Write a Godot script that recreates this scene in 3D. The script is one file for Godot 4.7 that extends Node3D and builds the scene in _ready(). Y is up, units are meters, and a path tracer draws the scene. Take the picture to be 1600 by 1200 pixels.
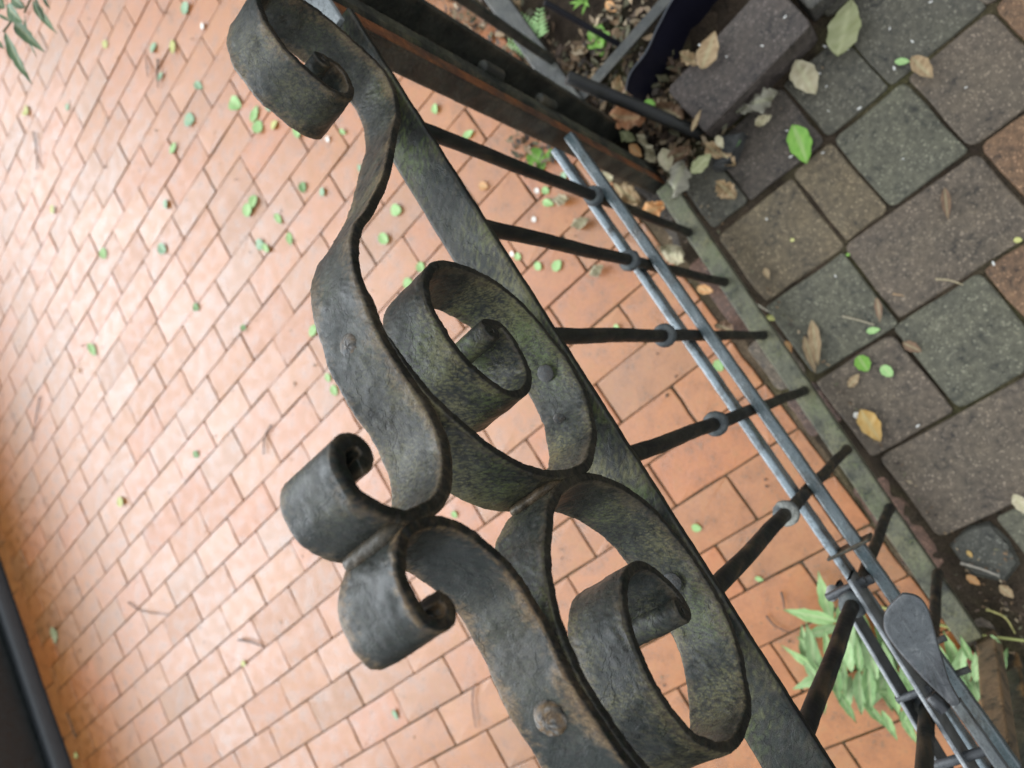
extends Node3D
# A wrought-iron garden gate seen from above, red brick paving beyond it, grey pavers before it.

const GZ := -0.2214            # the plane of the gate
var rng := RandomNumberGenerator.new()
var n1 := FastNoiseLite.new()
var n2 := FastNoiseLite.new()
var n3 := FastNoiseLite.new()
var taken := {}
var M := {}


# ---------------------------------------------------------------- naming
func numbered(called: String, parent: Node) -> String:
	var key := str(parent.get_instance_id()) + called
	var k: int = taken.get(key, 0)
	taken[key] = k + 1
	return called if k == 0 else "%s_%03d" % [called, k]


func obj(called: String, mesh: Mesh, mat: Material, parent: Node = self) -> MeshInstance3D:
	var o := MeshInstance3D.new()
	o.name = numbered(called, parent)
	o.mesh = mesh
	o.material_override = mat
	parent.add_child(o, true)
	return o


func tag(o: Node, label: String, category: String, group := "", kind := "") -> void:
	if label: o.set_meta("label", label)
	if category: o.set_meta("category", category)
	if group: o.set_meta("group", group)
	if kind: o.set_meta("kind", kind)


func thing(called: String, label: String, category: String, at := Vector3.ZERO, group := "") -> Node3D:
	var o := Node3D.new()
	o.name = numbered(called, self)
	add_child(o, true)
	o.position = at
	tag(o, label, category, group)
	return o


# ---------------------------------------------------------------- mesh building
class MB:
	var v := PackedVector3Array()
	var c := PackedColorArray()
	var ix := PackedInt32Array()
	var sm := true

	func tri(a: int, b: int, d: int) -> void:      # a, b, d counter-clockwise from outside
		ix.append(a); ix.append(d); ix.append(b)

	func quad(a: int, b: int, d: int, e: int) -> void:
		tri(a, b, d); tri(a, d, e)

	func pt(p: Vector3, col := Color.WHITE) -> int:
		v.append(p); c.append(col)
		return v.size() - 1

	func flat_quad(a: Vector3, b: Vector3, d: Vector3, e: Vector3, col := Color.WHITE) -> void:
		var i := pt(a, col); pt(b, col); pt(d, col); pt(e, col)
		quad(i, i + 1, i + 2, i + 3)

	# rows of nv points; outside is to the left of the row direction seen with rows going up
	func grid(base: int, nu: int, nv: int, close_v := false, close_u := false) -> void:
		for i in (nu if close_u else nu - 1):
			var i2 := (i + 1) % nu
			for j in (nv if close_v else nv - 1):
				var j2 := (j + 1) % nv
				quad(base + i * nv + j, base + i * nv + j2, base + i2 * nv + j2, base + i2 * nv + j)

	func build() -> ArrayMesh:
		var nn := PackedVector3Array(); nn.resize(v.size())
		for k in range(0, ix.size(), 3):
			var a := ix[k]; var b := ix[k + 2]; var d := ix[k + 1]
			var f := (v[b] - v[a]).cross(v[d] - v[a])
			nn[a] += f; nn[b] += f; nn[d] += f
		for k in nn.size():
			nn[k] = nn[k].normalized() if nn[k].length_squared() > 1e-24 else Vector3.UP
		var arr := []; arr.resize(Mesh.ARRAY_MAX)
		arr[Mesh.ARRAY_VERTEX] = v; arr[Mesh.ARRAY_NORMAL] = nn
		arr[Mesh.ARRAY_COLOR] = c; arr[Mesh.ARRAY_INDEX] = ix
		var m := ArrayMesh.new()
		m.add_surface_from_arrays(Mesh.PRIMITIVE_TRIANGLES, arr)
		return m


# a block with bevelled upper and side edges (used for bars)
func bar_box(m: MB, lo: Vector3, hi: Vector3, b: float, col: Color) -> void:
	# eight corners pulled in along each axis: 24 points, 6 faces, 12 bevels, 8 corner triangles
	var idx := {}
	for sx in [0, 1]:
		for sy in [0, 1]:
			for sz in [0, 1]:
				var p := Vector3(hi.x if sx else lo.x, hi.y if sy else lo.y, hi.z if sz else lo.z)
				var d := Vector3(-b if sx else b, -b if sy else b, -b if sz else b)
				idx[[sx, sy, sz, 0]] = m.pt(p + Vector3(0, d.y, d.z), col)
				idx[[sx, sy, sz, 1]] = m.pt(p + Vector3(d.x, 0, d.z), col)
				idx[[sx, sy, sz, 2]] = m.pt(p + Vector3(d.x, d.y, 0), col)
	var mid := (lo + hi) / 2
	var face := func(q: Array) -> void:
		var a: Vector3 = m.v[q[0]]; var bb: Vector3 = m.v[q[1]]; var d: Vector3 = m.v[q[2]]
		var cen: Vector3 = (a + bb + d) / 3.0 - mid
		var fwd: bool = (bb - a).cross(d - a).dot(cen) > 0
		if q.size() == 3:
			if fwd: m.tri(q[0], q[1], q[2])
			else: m.tri(q[0], q[2], q[1])
		elif fwd: m.quad(q[0], q[1], q[2], q[3])
		else: m.quad(q[3], q[2], q[1], q[0])
	for s in [0, 1]:
		face.call([idx[[s, 0, 0, 0]], idx[[s, 1, 0, 0]], idx[[s, 1, 1, 0]], idx[[s, 0, 1, 0]]])
		face.call([idx[[0, s, 0, 1]], idx[[1, s, 0, 1]], idx[[1, s, 1, 1]], idx[[0, s, 1, 1]]])
		face.call([idx[[0, 0, s, 2]], idx[[1, 0, s, 2]], idx[[1, 1, s, 2]], idx[[0, 1, s, 2]]])
		for t in [0, 1]:
			face.call([idx[[s, t, 0, 0]], idx[[s, t, 1, 0]], idx[[s, t, 1, 1]], idx[[s, t, 0, 1]]])
			face.call([idx[[s, 0, t, 0]], idx[[s, 1, t, 0]], idx[[s, 1, t, 2]], idx[[s, 0, t, 2]]])
			face.call([idx[[0, s, t, 1]], idx[[1, s, t, 1]], idx[[1, s, t, 2]], idx[[0, s, t, 2]]])
			for u in [0, 1]:
				face.call([idx[[s, t, u, 0]], idx[[s, t, u, 1]], idx[[s, t, u, 2]]])


# a tube along points with a radius at each
func tube(m: MB, pts: Array, radii: Array, sides: int, colour: Callable, lump := 0.0) -> void:
	var base := m.v.size()
	var up := Vector3(0.3, 0.5, 0.8).normalized()
	for i in pts.size():
		var p: Vector3 = pts[i]
		var t: Vector3 = ((pts[mini(i + 1, pts.size() - 1)] as Vector3) - (pts[maxi(i - 1, 0)] as Vector3)).normalized()
		var s := t.cross(up).normalized()
		var w := s.cross(t)
		for j in sides:
			var a := TAU * j / sides
			var dir := s * cos(a) + w * sin(a)
			var q: Vector3 = p + dir * float(radii[i])
			if lump > 0.0: q += dir * lump * n2.get_noise_3dv(q * 1000.0)
			m.pt(q, colour.call(q))
	# outward winding
	for i in pts.size() - 1:
		for j in sides:
			var j2 := (j + 1) % sides
			m.quad(base + i * sides + j, base + (i + 1) * sides + j, base + (i + 1) * sides + j2, base + i * sides + j2)
	for e in [0, pts.size() - 1]:
		var cidx := m.pt(pts[e], colour.call(pts[e]))
		for j in sides:
			var j2 := (j + 1) % sides
			if e == 0: m.tri(cidx, base + j, base + j2)
			else: m.tri(cidx, base + e * sides + j2, base + e * sides + j)


# a plate: an outline in the xz plane, raised by t, its rim bevelled
func plate(m: MB, outline: Array, y: float, t: float, b: float, colour: Callable) -> void:
	var cen := Vector2.ZERO
	for q in outline: cen += q
	cen /= outline.size()
	var area := 0.0
	for k in outline.size():
		var q: Vector2 = outline[k]; var r: Vector2 = outline[(k + 1) % outline.size()]
		area += q.x * r.y - q.y * r.x
	var rings := [[0.0, 0.0], [0.0, t - b], [b, t], [-0.15, t], [-0.35, t], [-0.55, t], [-0.78, t]]
	var n := outline.size()
	var base := m.v.size()
	for rg in rings:
		for k in n:
			var q: Vector2 = outline[k]
			if rg[0] < 0: q = q.lerp(cen, -rg[0])
			else: q = q.move_toward(cen, rg[0])
			var p := Vector3(q.x, y + rg[1], q.y)
			m.pt(p, colour.call(p))
	for i in 6:
		for k in n:
			var k2 := (k + 1) % n
			if area < 0: m.quad(base + i * n + k, base + i * n + k2, base + (i + 1) * n + k2, base + (i + 1) * n + k)
			else: m.quad(base + i * n + k2, base + i * n + k, base + (i + 1) * n + k, base + (i + 1) * n + k2)
	var pc := Vector3(cen.x, y + t, cen.y)
	var ci := m.pt(pc, colour.call(pc))
	for k in n:
		var k2 := (k + 1) % n
		if area < 0: m.tri(base + 6 * n + k, base + 6 * n + k2, ci)
		else: m.tri(base + 6 * n + k2, base + 6 * n + k, ci)


# ---------------------------------------------------------------- iron
# paint, lichen and rust at a place on the iron; edge: 0 mid-strip .. 1 at an arris
func iron(p: Vector3, up: float, edge: float, rusty: float, mossy: float) -> Color:
	var q := p * 1000.0
	var f := n2.get_noise_3dv(q * 1.0)                      # a few millimetres
	var g := n1.get_noise_3dv(q * 0.22)                     # centimetres
	var h := n1.get_noise_3dv(q * 0.09 + Vector3(40, 7, 3))
	var s := n3.get_noise_3dv(q * 2.2)                      # a millimetre
	var base := Color(0.023, 0.0255, 0.022).lerp(Color(0.062, 0.063, 0.050), clampf(0.45 + 0.9 * g + 0.55 * f, 0, 1))
	var brown := Color(0.088, 0.072, 0.048)
	base = base.lerp(brown, clampf(rusty * (0.12 + 1.0 * h) + 0.25 * f * rusty, 0, 0.7))
	var li := clampf((h * 1.5 + g * 1.0 + f * 0.9 + s * 1.3 - 0.50 + mossy * 0.75) * 1.5, 0, 1) * clampf(up * 1.4 + 0.25, 0, 1)
	base = base.lerp(Color(0.185, 0.172, 0.082).lerp(Color(0.100, 0.130, 0.045), clampf(0.5 + 1.5 * n1.get_noise_3dv(q * 0.13 + Vector3(9, 90, 5)), 0, 1)), li * 0.72 * minf(mossy * 1.6, 1.0))
	var rd := clampf((edge - 0.62 + 0.5 * g + 0.35 * f) * 3.0, 0, 1) * rusty
	base = base.lerp(Color(0.20, 0.105, 0.042).lerp(Color(0.26, 0.17, 0.085), clampf(0.5 + f, 0, 1)), rd * 0.8)
	var chip := clampf((s * 0.8 + f * 0.8 - 0.42) * 6.0, 0, 1)
	base = base.lerp(Color(0.022, 0.022, 0.021), chip * 0.6)
	return base


func smooth_path(raw: Array, ds: float, passes: int) -> PackedVector2Array:
	var dense := PackedVector2Array()
	for i in raw.size() - 1:
		var p0: Vector2 = raw[maxi(i - 1, 0)]; var p1: Vector2 = raw[i]; var p2: Vector2 = raw[i + 1]; var p3: Vector2 = raw[mini(i + 2, raw.size() - 1)]
		for k in 12: dense.append(p1.cubic_interpolate(p2, p0, p3, k / 12.0))
	dense.append(raw[-1])
	var out := PackedVector2Array([dense[0]])
	var carry := 0.0
	for i in dense.size() - 1:
		var a := dense[i]; var b := dense[i + 1]
		var l := a.distance_to(b)
		var at := ds - carry
		while at <= l:
			out.append(a.lerp(b, at / l)); at += ds
		carry = l - (at - ds)
	for k in passes:
		var o2 := out.duplicate()
		for i in range(1, out.size() - 1): o2[i] = out[i] * 0.5 + (out[i - 1] + out[i + 1]) * 0.25
		out = o2
	return out


# points that go on from the end of a path in a tightening curl
func curl(path: Array, turn: float, r0: float, r1: float, angle: float) -> Array:
	var p: Vector2 = path[-1]
	var d: Vector2 = (p - (path[-2] as Vector2)).normalized()
	var out := path.duplicate()
	var steps := int(angle / 0.35)
	for k in steps:
		var r := lerpf(r0, r1, float(k) / steps)
		d = d.rotated(turn * 0.35)
		p += d * r * 0.35
		out.append(p)
	return out


# a flat bar bent in the gate's plane: path in metres, zc the middle of its width w, t its thickness
func strip(path: PackedVector2Array, zc: float, w: float, t: float, rusty: float, mossy: float, lap_from := -1, thin := 0) -> ArrayMesh:
	var m := MB.new()
	var prof := []       # [n, z, outward n, outward z, edge]
	var b := 0.0008
	var na := 28
	var tops := []
	for k in na + 1:
		tops.append(lerpf(w / 2 - b, -w / 2 + b, float(k) / na))
	for z in tops: prof.append([t / 2, z, 1.0, 0.0, absf(z) / (w / 2)])
	for k in 3: prof.append([lerpf(t / 2 - b, -t / 2 + b, k / 2.0), -w / 2, 0.0, -1.0, 1.0])
	tops.reverse()
	for z in tops: prof.append([-t / 2, z, -1.0, 0.0, absf(z) / (w / 2)])
	for k in 3: prof.append([lerpf(-t / 2 + b, t / 2 - b, k / 2.0), w / 2, 0.0, 1.0, 1.0])
	var np := prof.size()
	var n := path.size()
	for i in n:
		var p := path[i]
		var d := (path[mini(i + 1, n - 1)] - path[maxi(i - 1, 0)]).normalized()
		var nr := Vector2(-d.y, d.x)
		var e := minf(1.0, minf(i, n - 1 - i) / 8.0)
		var wz := 1.0 + 0.02 * n1.get_noise_2d(i * 1.7, 55.0)
		for q in prof:
			var tk := 1.0
			if thin == 1: tk = lerpf(0.12, 1.0, minf(1.0, (n - 1 - i) / 30.0))
			elif thin == -1: tk = lerpf(0.12, 1.0, minf(1.0, i / 30.0))
			var base := p + nr * float(q[0]) * tk
			var pos := Vector3(base.x, base.y, zc + float(q[1]) * wz)
			var o := Vector3(nr.x * float(q[2]), nr.y * float(q[2]), float(q[3]))
			var s := pos * 1000.0
			var lump := 0.00020 * n1.get_noise_3dv(s * 0.45) + 0.00022 * n2.get_noise_3dv(s * 1.4)
			# flakes of old paint: small terraces
			var fl := n1.get_noise_3dv(s * 0.5 + Vector3(300, 0, 0))
			lump += 0.00026 * (smoothstep(0.10, 0.13, fl) + smoothstep(0.34, 0.37, fl))
			if q[4] > 0.9: lump += 0.00028 * n2.get_noise_3dv(s * 0.9 + Vector3(0, 60, 0))
			if lap_from >= 0 and q[2] > 0.5: lump += 0.0016 * smoothstep(lap_from - 2.0, lap_from + 2.0, i + 3.0 * n1.get_noise_3dv(s * 0.3))
			pos += o * lump
			m.pt(pos, iron(pos, o.y, q[4], rusty, mossy) if q[2] != 0.0 else iron(pos, 0.0, 0.72, rusty * 0.7, 0.0) * 0.5)  # shade on the strip's side edges is painted into their colour
	m.grid(0, n, np, true)
	for e in [0, n - 1]:
		var ci := m.pt(Vector3(path[e].x, path[e].y, zc), Color(0.04, 0.035, 0.03))
		for j in np:
			var j2 := (j + 1) % np
			if e == 0: m.tri(ci, e * np + j2, e * np + j)
			else: m.tri(ci, e * np + j, e * np + j2)
	return m.build()


func mm(list: Array) -> Array:
	var out := []
	for q in list: out.append(Vector2(q[0], q[1]) / 1000.0)
	return out


func dome(r: float, h: float, rusty: float, at: Vector3, seed_: float) -> ArrayMesh:
	var m := MB.new()
	var rings := 7; var sides := 20
	for i in rings:
		var a := (PI / 2) * i / (rings - 1)
		for j in sides:
			var t := TAU * j / sides
			var k := 1.0 + 0.10 * n1.get_noise_2d(cos(t) * 40.0 + seed_, sin(t) * 40.0 + i * 4.0)
			var p := Vector3(cos(t) * r * cos(a) * k, h * sin(a) * (1.0 + 0.12 * n1.get_noise_2d(t * 9.0, seed_)), sin(t) * r * cos(a) * k)
			var q := (p + at) * 1000.0
			var f := n2.get_noise_3dv(q)
			var col := Color(0.05, 0.053, 0.052).lerp(Color(0.19, 0.12, 0.06), clampf(rusty * (0.55 + 1.3 * f), 0, 1))
			m.pt(p, col.lerp(Color(0.28, 0.27, 0.25), clampf(rusty * (n3.get_noise_3dv(q * 1.5) - 0.25) * 2.5, 0, 0.7)))
	for i in rings - 1:
		for j in sides:
			var j2 := (j + 1) % sides
			m.quad(i * sides + j2, i * sides + j, (i + 1) * sides + j, (i + 1) * sides + j2)
	return m.build()


# a lump of weld metal between two bars, running the width of the strip
func weld(cx: float, cy: float, rx: float, ry: float, z0: float, z1: float) -> ArrayMesh:
	var m := MB.new()
	var nz := 22; var sides := 22
	for i in nz:
		var z := lerpf(z0, z1, float(i) / (nz - 1))
		var e := sqrt(maxf(0.0, 1.0 - pow(absf(2.0 * i / (nz - 1) - 1.0), 6.0)))
		for j in sides:
			var a := TAU * j / sides
			var dir := Vector3(cos(a) * rx, sin(a) * ry, 0)
			var p := Vector3(cx, cy, z) + dir * (0.35 + 0.65 * e)
			var s := p * 1000.0
			p += dir.normalized() * (0.0011 * n2.get_noise_3dv(s * 0.9) + 0.0010 * n1.get_noise_3dv(s * 0.5))
			m.pt(p, iron(p, dir.normalized().y, 0.7, 0.8, 0.15).lerp(Color(0.10, 0.08, 0.055), 0.5))
	for i in nz - 1:
		for j in sides:
			var j2 := (j + 1) % sides
			m.quad(i * sides + j2, (i + 1) * sides + j2, (i + 1) * sides + j, i * sides + j)
	for e in [0, nz - 1]:
		var ci := m.pt(Vector3(cx, cy, z0 if e == 0 else z1), Color(0.03, 0.025, 0.02))
		for j in sides:
			var j2 := (j + 1) % sides
			if e == 0: m.tri(ci, j2, j)
			else: m.tri(ci, e * sides + j, e * sides + j2)
	return m.build()


# ---------------------------------------------------------------- paving
# one brick or paver: top 4x2 cells a little uneven, rounded arrises, straight sides; origin at the middle of its top
func block(lx: float, lz: float, h: float, r: float, wear: float, col: Color, seed_: int, chamfer := true) -> ArrayMesh:
	var m := MB.new()
	var g := RandomNumberGenerator.new(); g.seed = seed_
	var hx := lx / 2; var hz := lz / 2
	var c4 := [Vector2(-hx, -hz), Vector2(hx, -hz), Vector2(hx, hz), Vector2(-hx, hz)]
	var ring := PackedVector2Array()
	for k in 4:
		var q: Vector2 = c4[k]
		var a: Vector2 = (c4[(k + 3) % 4] - q).normalized()
		var b: Vector2 = (c4[(k + 1) % 4] - q).normalized()
		var cr := r * (0.8 + g.randf() * 1.6) * (1.0 + wear)
		ring.append(q + a * cr)
		ring.append(q + (a + b) * cr * 0.29)
		ring.append(q + b * cr)
		for s in 2:
			var l: float = q.distance_to(c4[(k + 1) % 4])
			ring.append(q + b * lerpf(cr, l - cr, (s + 1) / 3.0) + b.orthogonal() * g.randf_range(-1, 1) * 0.0010 * (1.0 + wear))
	var n := ring.size()
	var lv := [[0.0, -h], [0.0, -r * 1.1], [r * 0.35, -r * 0.35], [r * 1.2, 0.0]] if chamfer else [[0.0, -h], [0.0, -0.001], [0.001, 0.0]]
	var tone := []
	for k in n: tone.append(g.randf_range(0.93, 1.07))
	for l in lv:
		for k in n:
			var q := ring[k]
			q = q.move_toward(Vector2.ZERO, l[0])
			var y: float = l[1] + (g.randf_range(-1, 1) * 0.0006 * (1.0 + wear) if l[1] > -0.01 else 0.0)
			m.pt(Vector3(q.x, y, q.y), col * float(tone[k]))
	for i in lv.size() - 1:
		for k in n:
			var k2 := (k + 1) % n
			m.quad(i * n + k2, i * n + k, (i + 1) * n + k, (i + 1) * n + k2)
	var top := (lv.size() - 1) * n
	var ci := m.pt(Vector3(0, 0.0008 * (1.0 - wear), 0), col)
	for k in n:
		m.tri(top + (k + 1) % n, top + k, ci)
	return m.build()


# ---------------------------------------------------------------- leaves
# shape: 0 round leaflet, 1 oval, 2 lance, 3 crinkled dead leaf
func leaf_mesh(length: float, shape: int, col: Color, col2: Color, seed_: int, bend: float, fold: float) -> ArrayMesh:
	var m := MB.new()
	var g := RandomNumberGenerator.new(); g.seed = seed_
	var nu := 13; var nv := 7
	var wid: float = [0.40, 0.27, 0.125, 0.29, 0.085][shape] * length * g.randf_range(0.92, 1.08)
	var ph := g.randf() * 10.0
	var cr: float = [0.03, 0.05, 0.03, 0.17, 0.02][shape] * length
	for i in nu:
		var s := float(i) / (nu - 1)
		var wv: float
		match shape:
			0: wv = pow(sin(PI * pow(s, 0.85)), 0.62)
			1: wv = pow(sin(PI * pow(s, 0.8)), 0.85)
			2, 4: wv = pow(sin(PI * pow(s, 0.75)), 1.0)
			_: wv = pow(sin(PI * pow(s, 0.9)), 0.7) * (1.0 + 0.45 * n1.get_noise_2d(s * 110.0, seed_ * 3.0))
		wv = maxf(wv, 0.03)
		for j in nv:
			var tt := 2.0 * j / (nv - 1) - 1.0
			var x := (s - 0.5) * length
			var z := tt * wid * wv * (1.0 + 0.08 * sin(s * 21.0 + ph) * absf(tt))
			var y := absf(tt) * wid * wv * fold + bend * length * (pow(2.0 * s - 1.0, 2.0))
			y += cr * n1.get_noise_2d(s * 55.0 + ph * 20.0, tt * 28.0 + seed_)
			if shape == 3: y += cr * 0.9 * sin(tt * 2.5 + s * 5.0 + ph)
			var k := clampf(0.45 + 0.9 * n1.get_noise_2d(s * 70.0 + seed_ * 7.0, tt * 45.0), 0, 1)
			var cc := col.lerp(col2, k)
			if absf(tt) < 0.1: cc = cc.lerp(Color(0.42, 0.42, 0.24), 0.35)
			m.pt(Vector3(x, y, z), cc)
	for i in nu - 1:
		for j in nv - 1:
			m.quad(i * nv + j, i * nv + j + 1, (i + 1) * nv + j + 1, (i + 1) * nv + j)
	return m.build()


const LEAF := {
	"green": [Color(0.22, 0.39, 0.13), Color(0.33, 0.49, 0.21)], "bright": [Color(0.11, 0.26, 0.03), Color(0.18, 0.34, 0.06)],
	"teal": [Color(0.20, 0.33, 0.19), Color(0.27, 0.40, 0.26)], "yellow": [Color(0.42, 0.44, 0.12), Color(0.50, 0.46, 0.20)],
	"dark": [Color(0.11, 0.22, 0.07), Color(0.16, 0.28, 0.11)], "tan": [Color(0.22, 0.14, 0.07), Color(0.38, 0.28, 0.16)],
	"pale": [Color(0.30, 0.255, 0.155), Color(0.46, 0.41, 0.28)], "orange": [Color(0.44, 0.20, 0.07), Color(0.50, 0.29, 0.13)],
	"brown": [Color(0.12, 0.075, 0.045), Color(0.20, 0.12, 0.07)], "copper": [Color(0.26, 0.10, 0.04), Color(0.42, 0.24, 0.13)],
	"olive": [Color(0.19, 0.20, 0.09), Color(0.27, 0.27, 0.15)], "white": [Color(0.70, 0.66, 0.58), Color(0.78, 0.75, 0.70)],
	"gold": [Color(0.40, 0.22, 0.05), Color(0.52, 0.36, 0.14)], "grey": [Color(0.17, 0.16, 0.12), Color(0.27, 0.25, 0.19)],
	"red": [Color(0.55, 0.05, 0.04), Color(0.60, 0.12, 0.10)],
}


# a leaf lying between two places on the ground (its base and its tip), y its height
func leaf(called: String, a: Vector2, b: Vector2, y: float, shape: int, tone: String, label: String, category := "leaf", group := "") -> void:
	var l := maxf(a.distance_to(b), 0.006)
	var sd := rng.randi() % 100000
	var cs: Array = LEAF[tone]
	var bend := rng.randf_range(-0.05, 0.10) if shape != 3 else rng.randf_range(0.05, 0.28)
	if l < 0.03: bend *= 0.3
	var o := obj(called, leaf_mesh(l, shape, cs[0], cs[1], sd, bend, rng.randf_range(0.05, 0.30)), M.leaf)
	o.position = Vector3((a.x + b.x) / 2, y, (a.y + b.y) / 2)
	o.rotation = Vector3(rng.randf_range(-0.22, 0.22), -atan2(b.y - a.y, b.x - a.x), rng.randf_range(-0.12, 0.12))
	tag(o, label, category, group)


func twig(called: String, pts: Array, r: float, col: Color, label: String, category := "twig", group := "") -> void:
	var raw := []
	for p in pts: raw.append(p)
	var dense := []
	for i in raw.size() - 1:
		for k in 6: dense.append((raw[i] as Vector3).cubic_interpolate(raw[i + 1], raw[maxi(i - 1, 0)], raw[mini(i + 2, raw.size() - 1)], k / 6.0))
	dense.append(raw[-1])
	var radii := []
	for i in dense.size(): radii.append(r * lerpf(1.0, 0.45, float(i) / dense.size()) * (1.0 + 0.2 * sin(i * 2.3)))
	var m := MB.new()
	tube(m, dense, radii, 7, func(p: Vector3) -> Color: return col * (1.0 + 0.35 * n2.get_noise_3dv(p * 900.0)), r * 0.3)
	var o := obj(called, m.build(), M.leaf)
	tag(o, label, category, group)


# ---------------------------------------------------------------- textures
func noise_tex(size: int, freq: float, seed_: int, octaves: int, kind := FastNoiseLite.TYPE_SIMPLEX_SMOOTH) -> Image:
	var f := FastNoiseLite.new()
	f.seed = seed_; f.frequency = freq; f.noise_type = kind
	f.fractal_type = FastNoiseLite.FRACTAL_FBM; f.fractal_octaves = octaves
	return f.get_seamless_image(size, size, false, false, 0.15, true)


# mixes noise pictures into an albedo texture (values about 1 = unchanged) and a height picture
func make_textures(which: String) -> void:
	var n := 1024
	var big := noise_tex(n, 0.006, 11, 4).get_data()
	var mid := noise_tex(n, 0.03, 23, 4).get_data()
	var fine := noise_tex(n, 0.16, 37, 3).get_data()
	var cell := noise_tex(n, 0.075, 51, 1, FastNoiseLite.TYPE_CELLULAR).get_data()
	var cell2 := noise_tex(n, 0.022, 77, 1, FastNoiseLite.TYPE_CELLULAR).get_data()
	var al := PackedByteArray(); al.resize(n * n * 3)
	var ht := PackedByteArray(); ht.resize(n * n)
	var ro := PackedByteArray(); ro.resize(n * n)
	var lit := PackedFloat32Array(); lit.resize(n * n); lit.fill(1.0)
	if which == "paver":         # quartz grains: small pale dots
		var g := RandomNumberGenerator.new(); g.seed = 3
		for k in 5200:
			var cx := g.randi_range(3, n - 4); var cy := g.randi_range(3, n - 4)
			var rr := g.randf_range(1.0, 2.6) if k % 9 else g.randf_range(2.6, 3.8)
			var br := g.randf_range(1.7, 3.2)
			for dx in range(-3, 4):
				for dy in range(-3, 4):
					if dx * dx + dy * dy <= rr * rr: lit[(cy + dy) * n + cx + dx] = br
	for i in n * n:
		var b := big[i] / 255.0; var m := mid[i] / 255.0; var f := fine[i] / 255.0; var c := cell[i] / 255.0; var c2 := cell2[i] / 255.0
		var r := 1.0; var gg := 1.0; var bl := 1.0; var h := 0.5
		match which:
			"brick":
				var v := 0.80 + 0.30 * (b - 0.5) + 0.34 * (m - 0.5) + 0.30 * (f - 0.5)
				var dirt := smoothstep(0.60, 0.85, m * 0.55 + b * 0.45 + 0.12 * (f - 0.5))
				r = v; gg = v; bl = v
				r -= 0.26 * dirt; gg -= 0.17 * dirt; bl -= 0.08 * dirt
				var film := smoothstep(0.58, 0.78, b + 0.25 * (m - 0.5))
				r -= 0.05 * film; gg -= 0.01 * film; bl += 0.03 * film
				var smudge := smoothstep(0.66, 0.80, m * 0.75 + (1.0 - b) * 0.35 + 0.15 * (f - 0.5))
				r *= 1.0 - 0.42 * smudge; gg *= 1.0 - 0.33 * smudge; bl *= 1.0 - 0.22 * smudge
				var pit := smoothstep(0.10, 0.03, c)
				r *= 1.0 - 0.30 * pit; gg *= 1.0 - 0.30 * pit; bl *= 1.0 - 0.25 * pit
				h = 0.5 + 0.35 * (m - 0.5) + 0.5 * (f - 0.5) - 0.25 * pit
			"paver":
				var v := 0.37 + 0.20 * (b - 0.5) + 0.34 * (m - 0.5) + 0.34 * (f - 0.5)
				r = v; gg = v; bl = v
				var grain := smoothstep(0.11, 0.035, c2) * smoothstep(0.35, 0.7, m)
				var spot := smoothstep(0.10, 0.05, c) * smoothstep(0.40, 0.75, b + 0.5 * (m - 0.5))
				r += 0.10 * grain + 0.10 * spot; gg += 0.08 * grain + 0.08 * spot; bl += 0.05 * grain + 0.04 * spot
				r *= lit[i]; gg *= lit[i]; bl *= lit[i] * 0.97
				var dark := smoothstep(0.66, 0.86, 1.0 - b * 0.4 - m * 0.6 + 0.2 * (f - 0.5))
				r *= 1.0 - 0.45 * dark; gg *= 1.0 - 0.43 * dark; bl *= 1.0 - 0.40 * dark
				h = 0.45 + 0.3 * (m - 0.5) + 0.5 * (f - 0.5) + 0.3 * spot
			"iron":
				var v := 0.74 + 0.34 * (m - 0.5) + 0.62 * (f - 0.5) + 0.25 * smoothstep(0.70, 0.80, f)
				var flake := smoothstep(0.52, 0.535, b + 0.10 * (m - 0.5)) + smoothstep(0.64, 0.655, b + 0.16 * (m - 0.5))
				var rim := smoothstep(0.020, 0.0, absf(b + 0.10 * (m - 0.5) - 0.527))
				v *= 1.0 - 0.45 * rim
				r = v; gg = v; bl = v
				var pit := smoothstep(0.09, 0.02, c)
				r *= 1.0 - 0.35 * pit; gg *= 1.0 - 0.35 * pit; bl *= 1.0 - 0.35 * pit
				h = 0.35 + 0.15 * flake + 0.09 * (m - 0.5) + 0.16 * (f - 0.5) - 0.14 * pit
		al[i * 3] = int(clampf(Color(r, 0, 0).linear_to_srgb().r, 0, 1) * 255.0)
		al[i * 3 + 1] = int(clampf(Color(gg, 0, 0).linear_to_srgb().r, 0, 1) * 255.0)
		al[i * 3 + 2] = int(clampf(Color(bl, 0, 0).linear_to_srgb().r, 0, 1) * 255.0)
		ht[i] = int(clampf(h, 0, 1) * 255.0)
		ro[i] = int(clampf(0.86 + 0.55 * (b - 0.5) + 0.35 * (m - 0.5) + 0.2 * (f - 0.5), 0.4, 1.0) * 255.0)
	M[which + "_albedo"] = ImageTexture.create_from_image(Image.create_from_data(n, n, false, Image.FORMAT_RGB8, al))
	M[which + "_rough"] = ImageTexture.create_from_image(Image.create_from_data(n, n, false, Image.FORMAT_L8, ro))
	var hi := Image.create_from_data(n, n, false, Image.FORMAT_L8, ht)
	hi.convert(Image.FORMAT_RGBA8)
	hi.bump_map_to_normal_map(5.0)
	M[which + "_normal"] = ImageTexture.create_from_image(hi)


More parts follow.
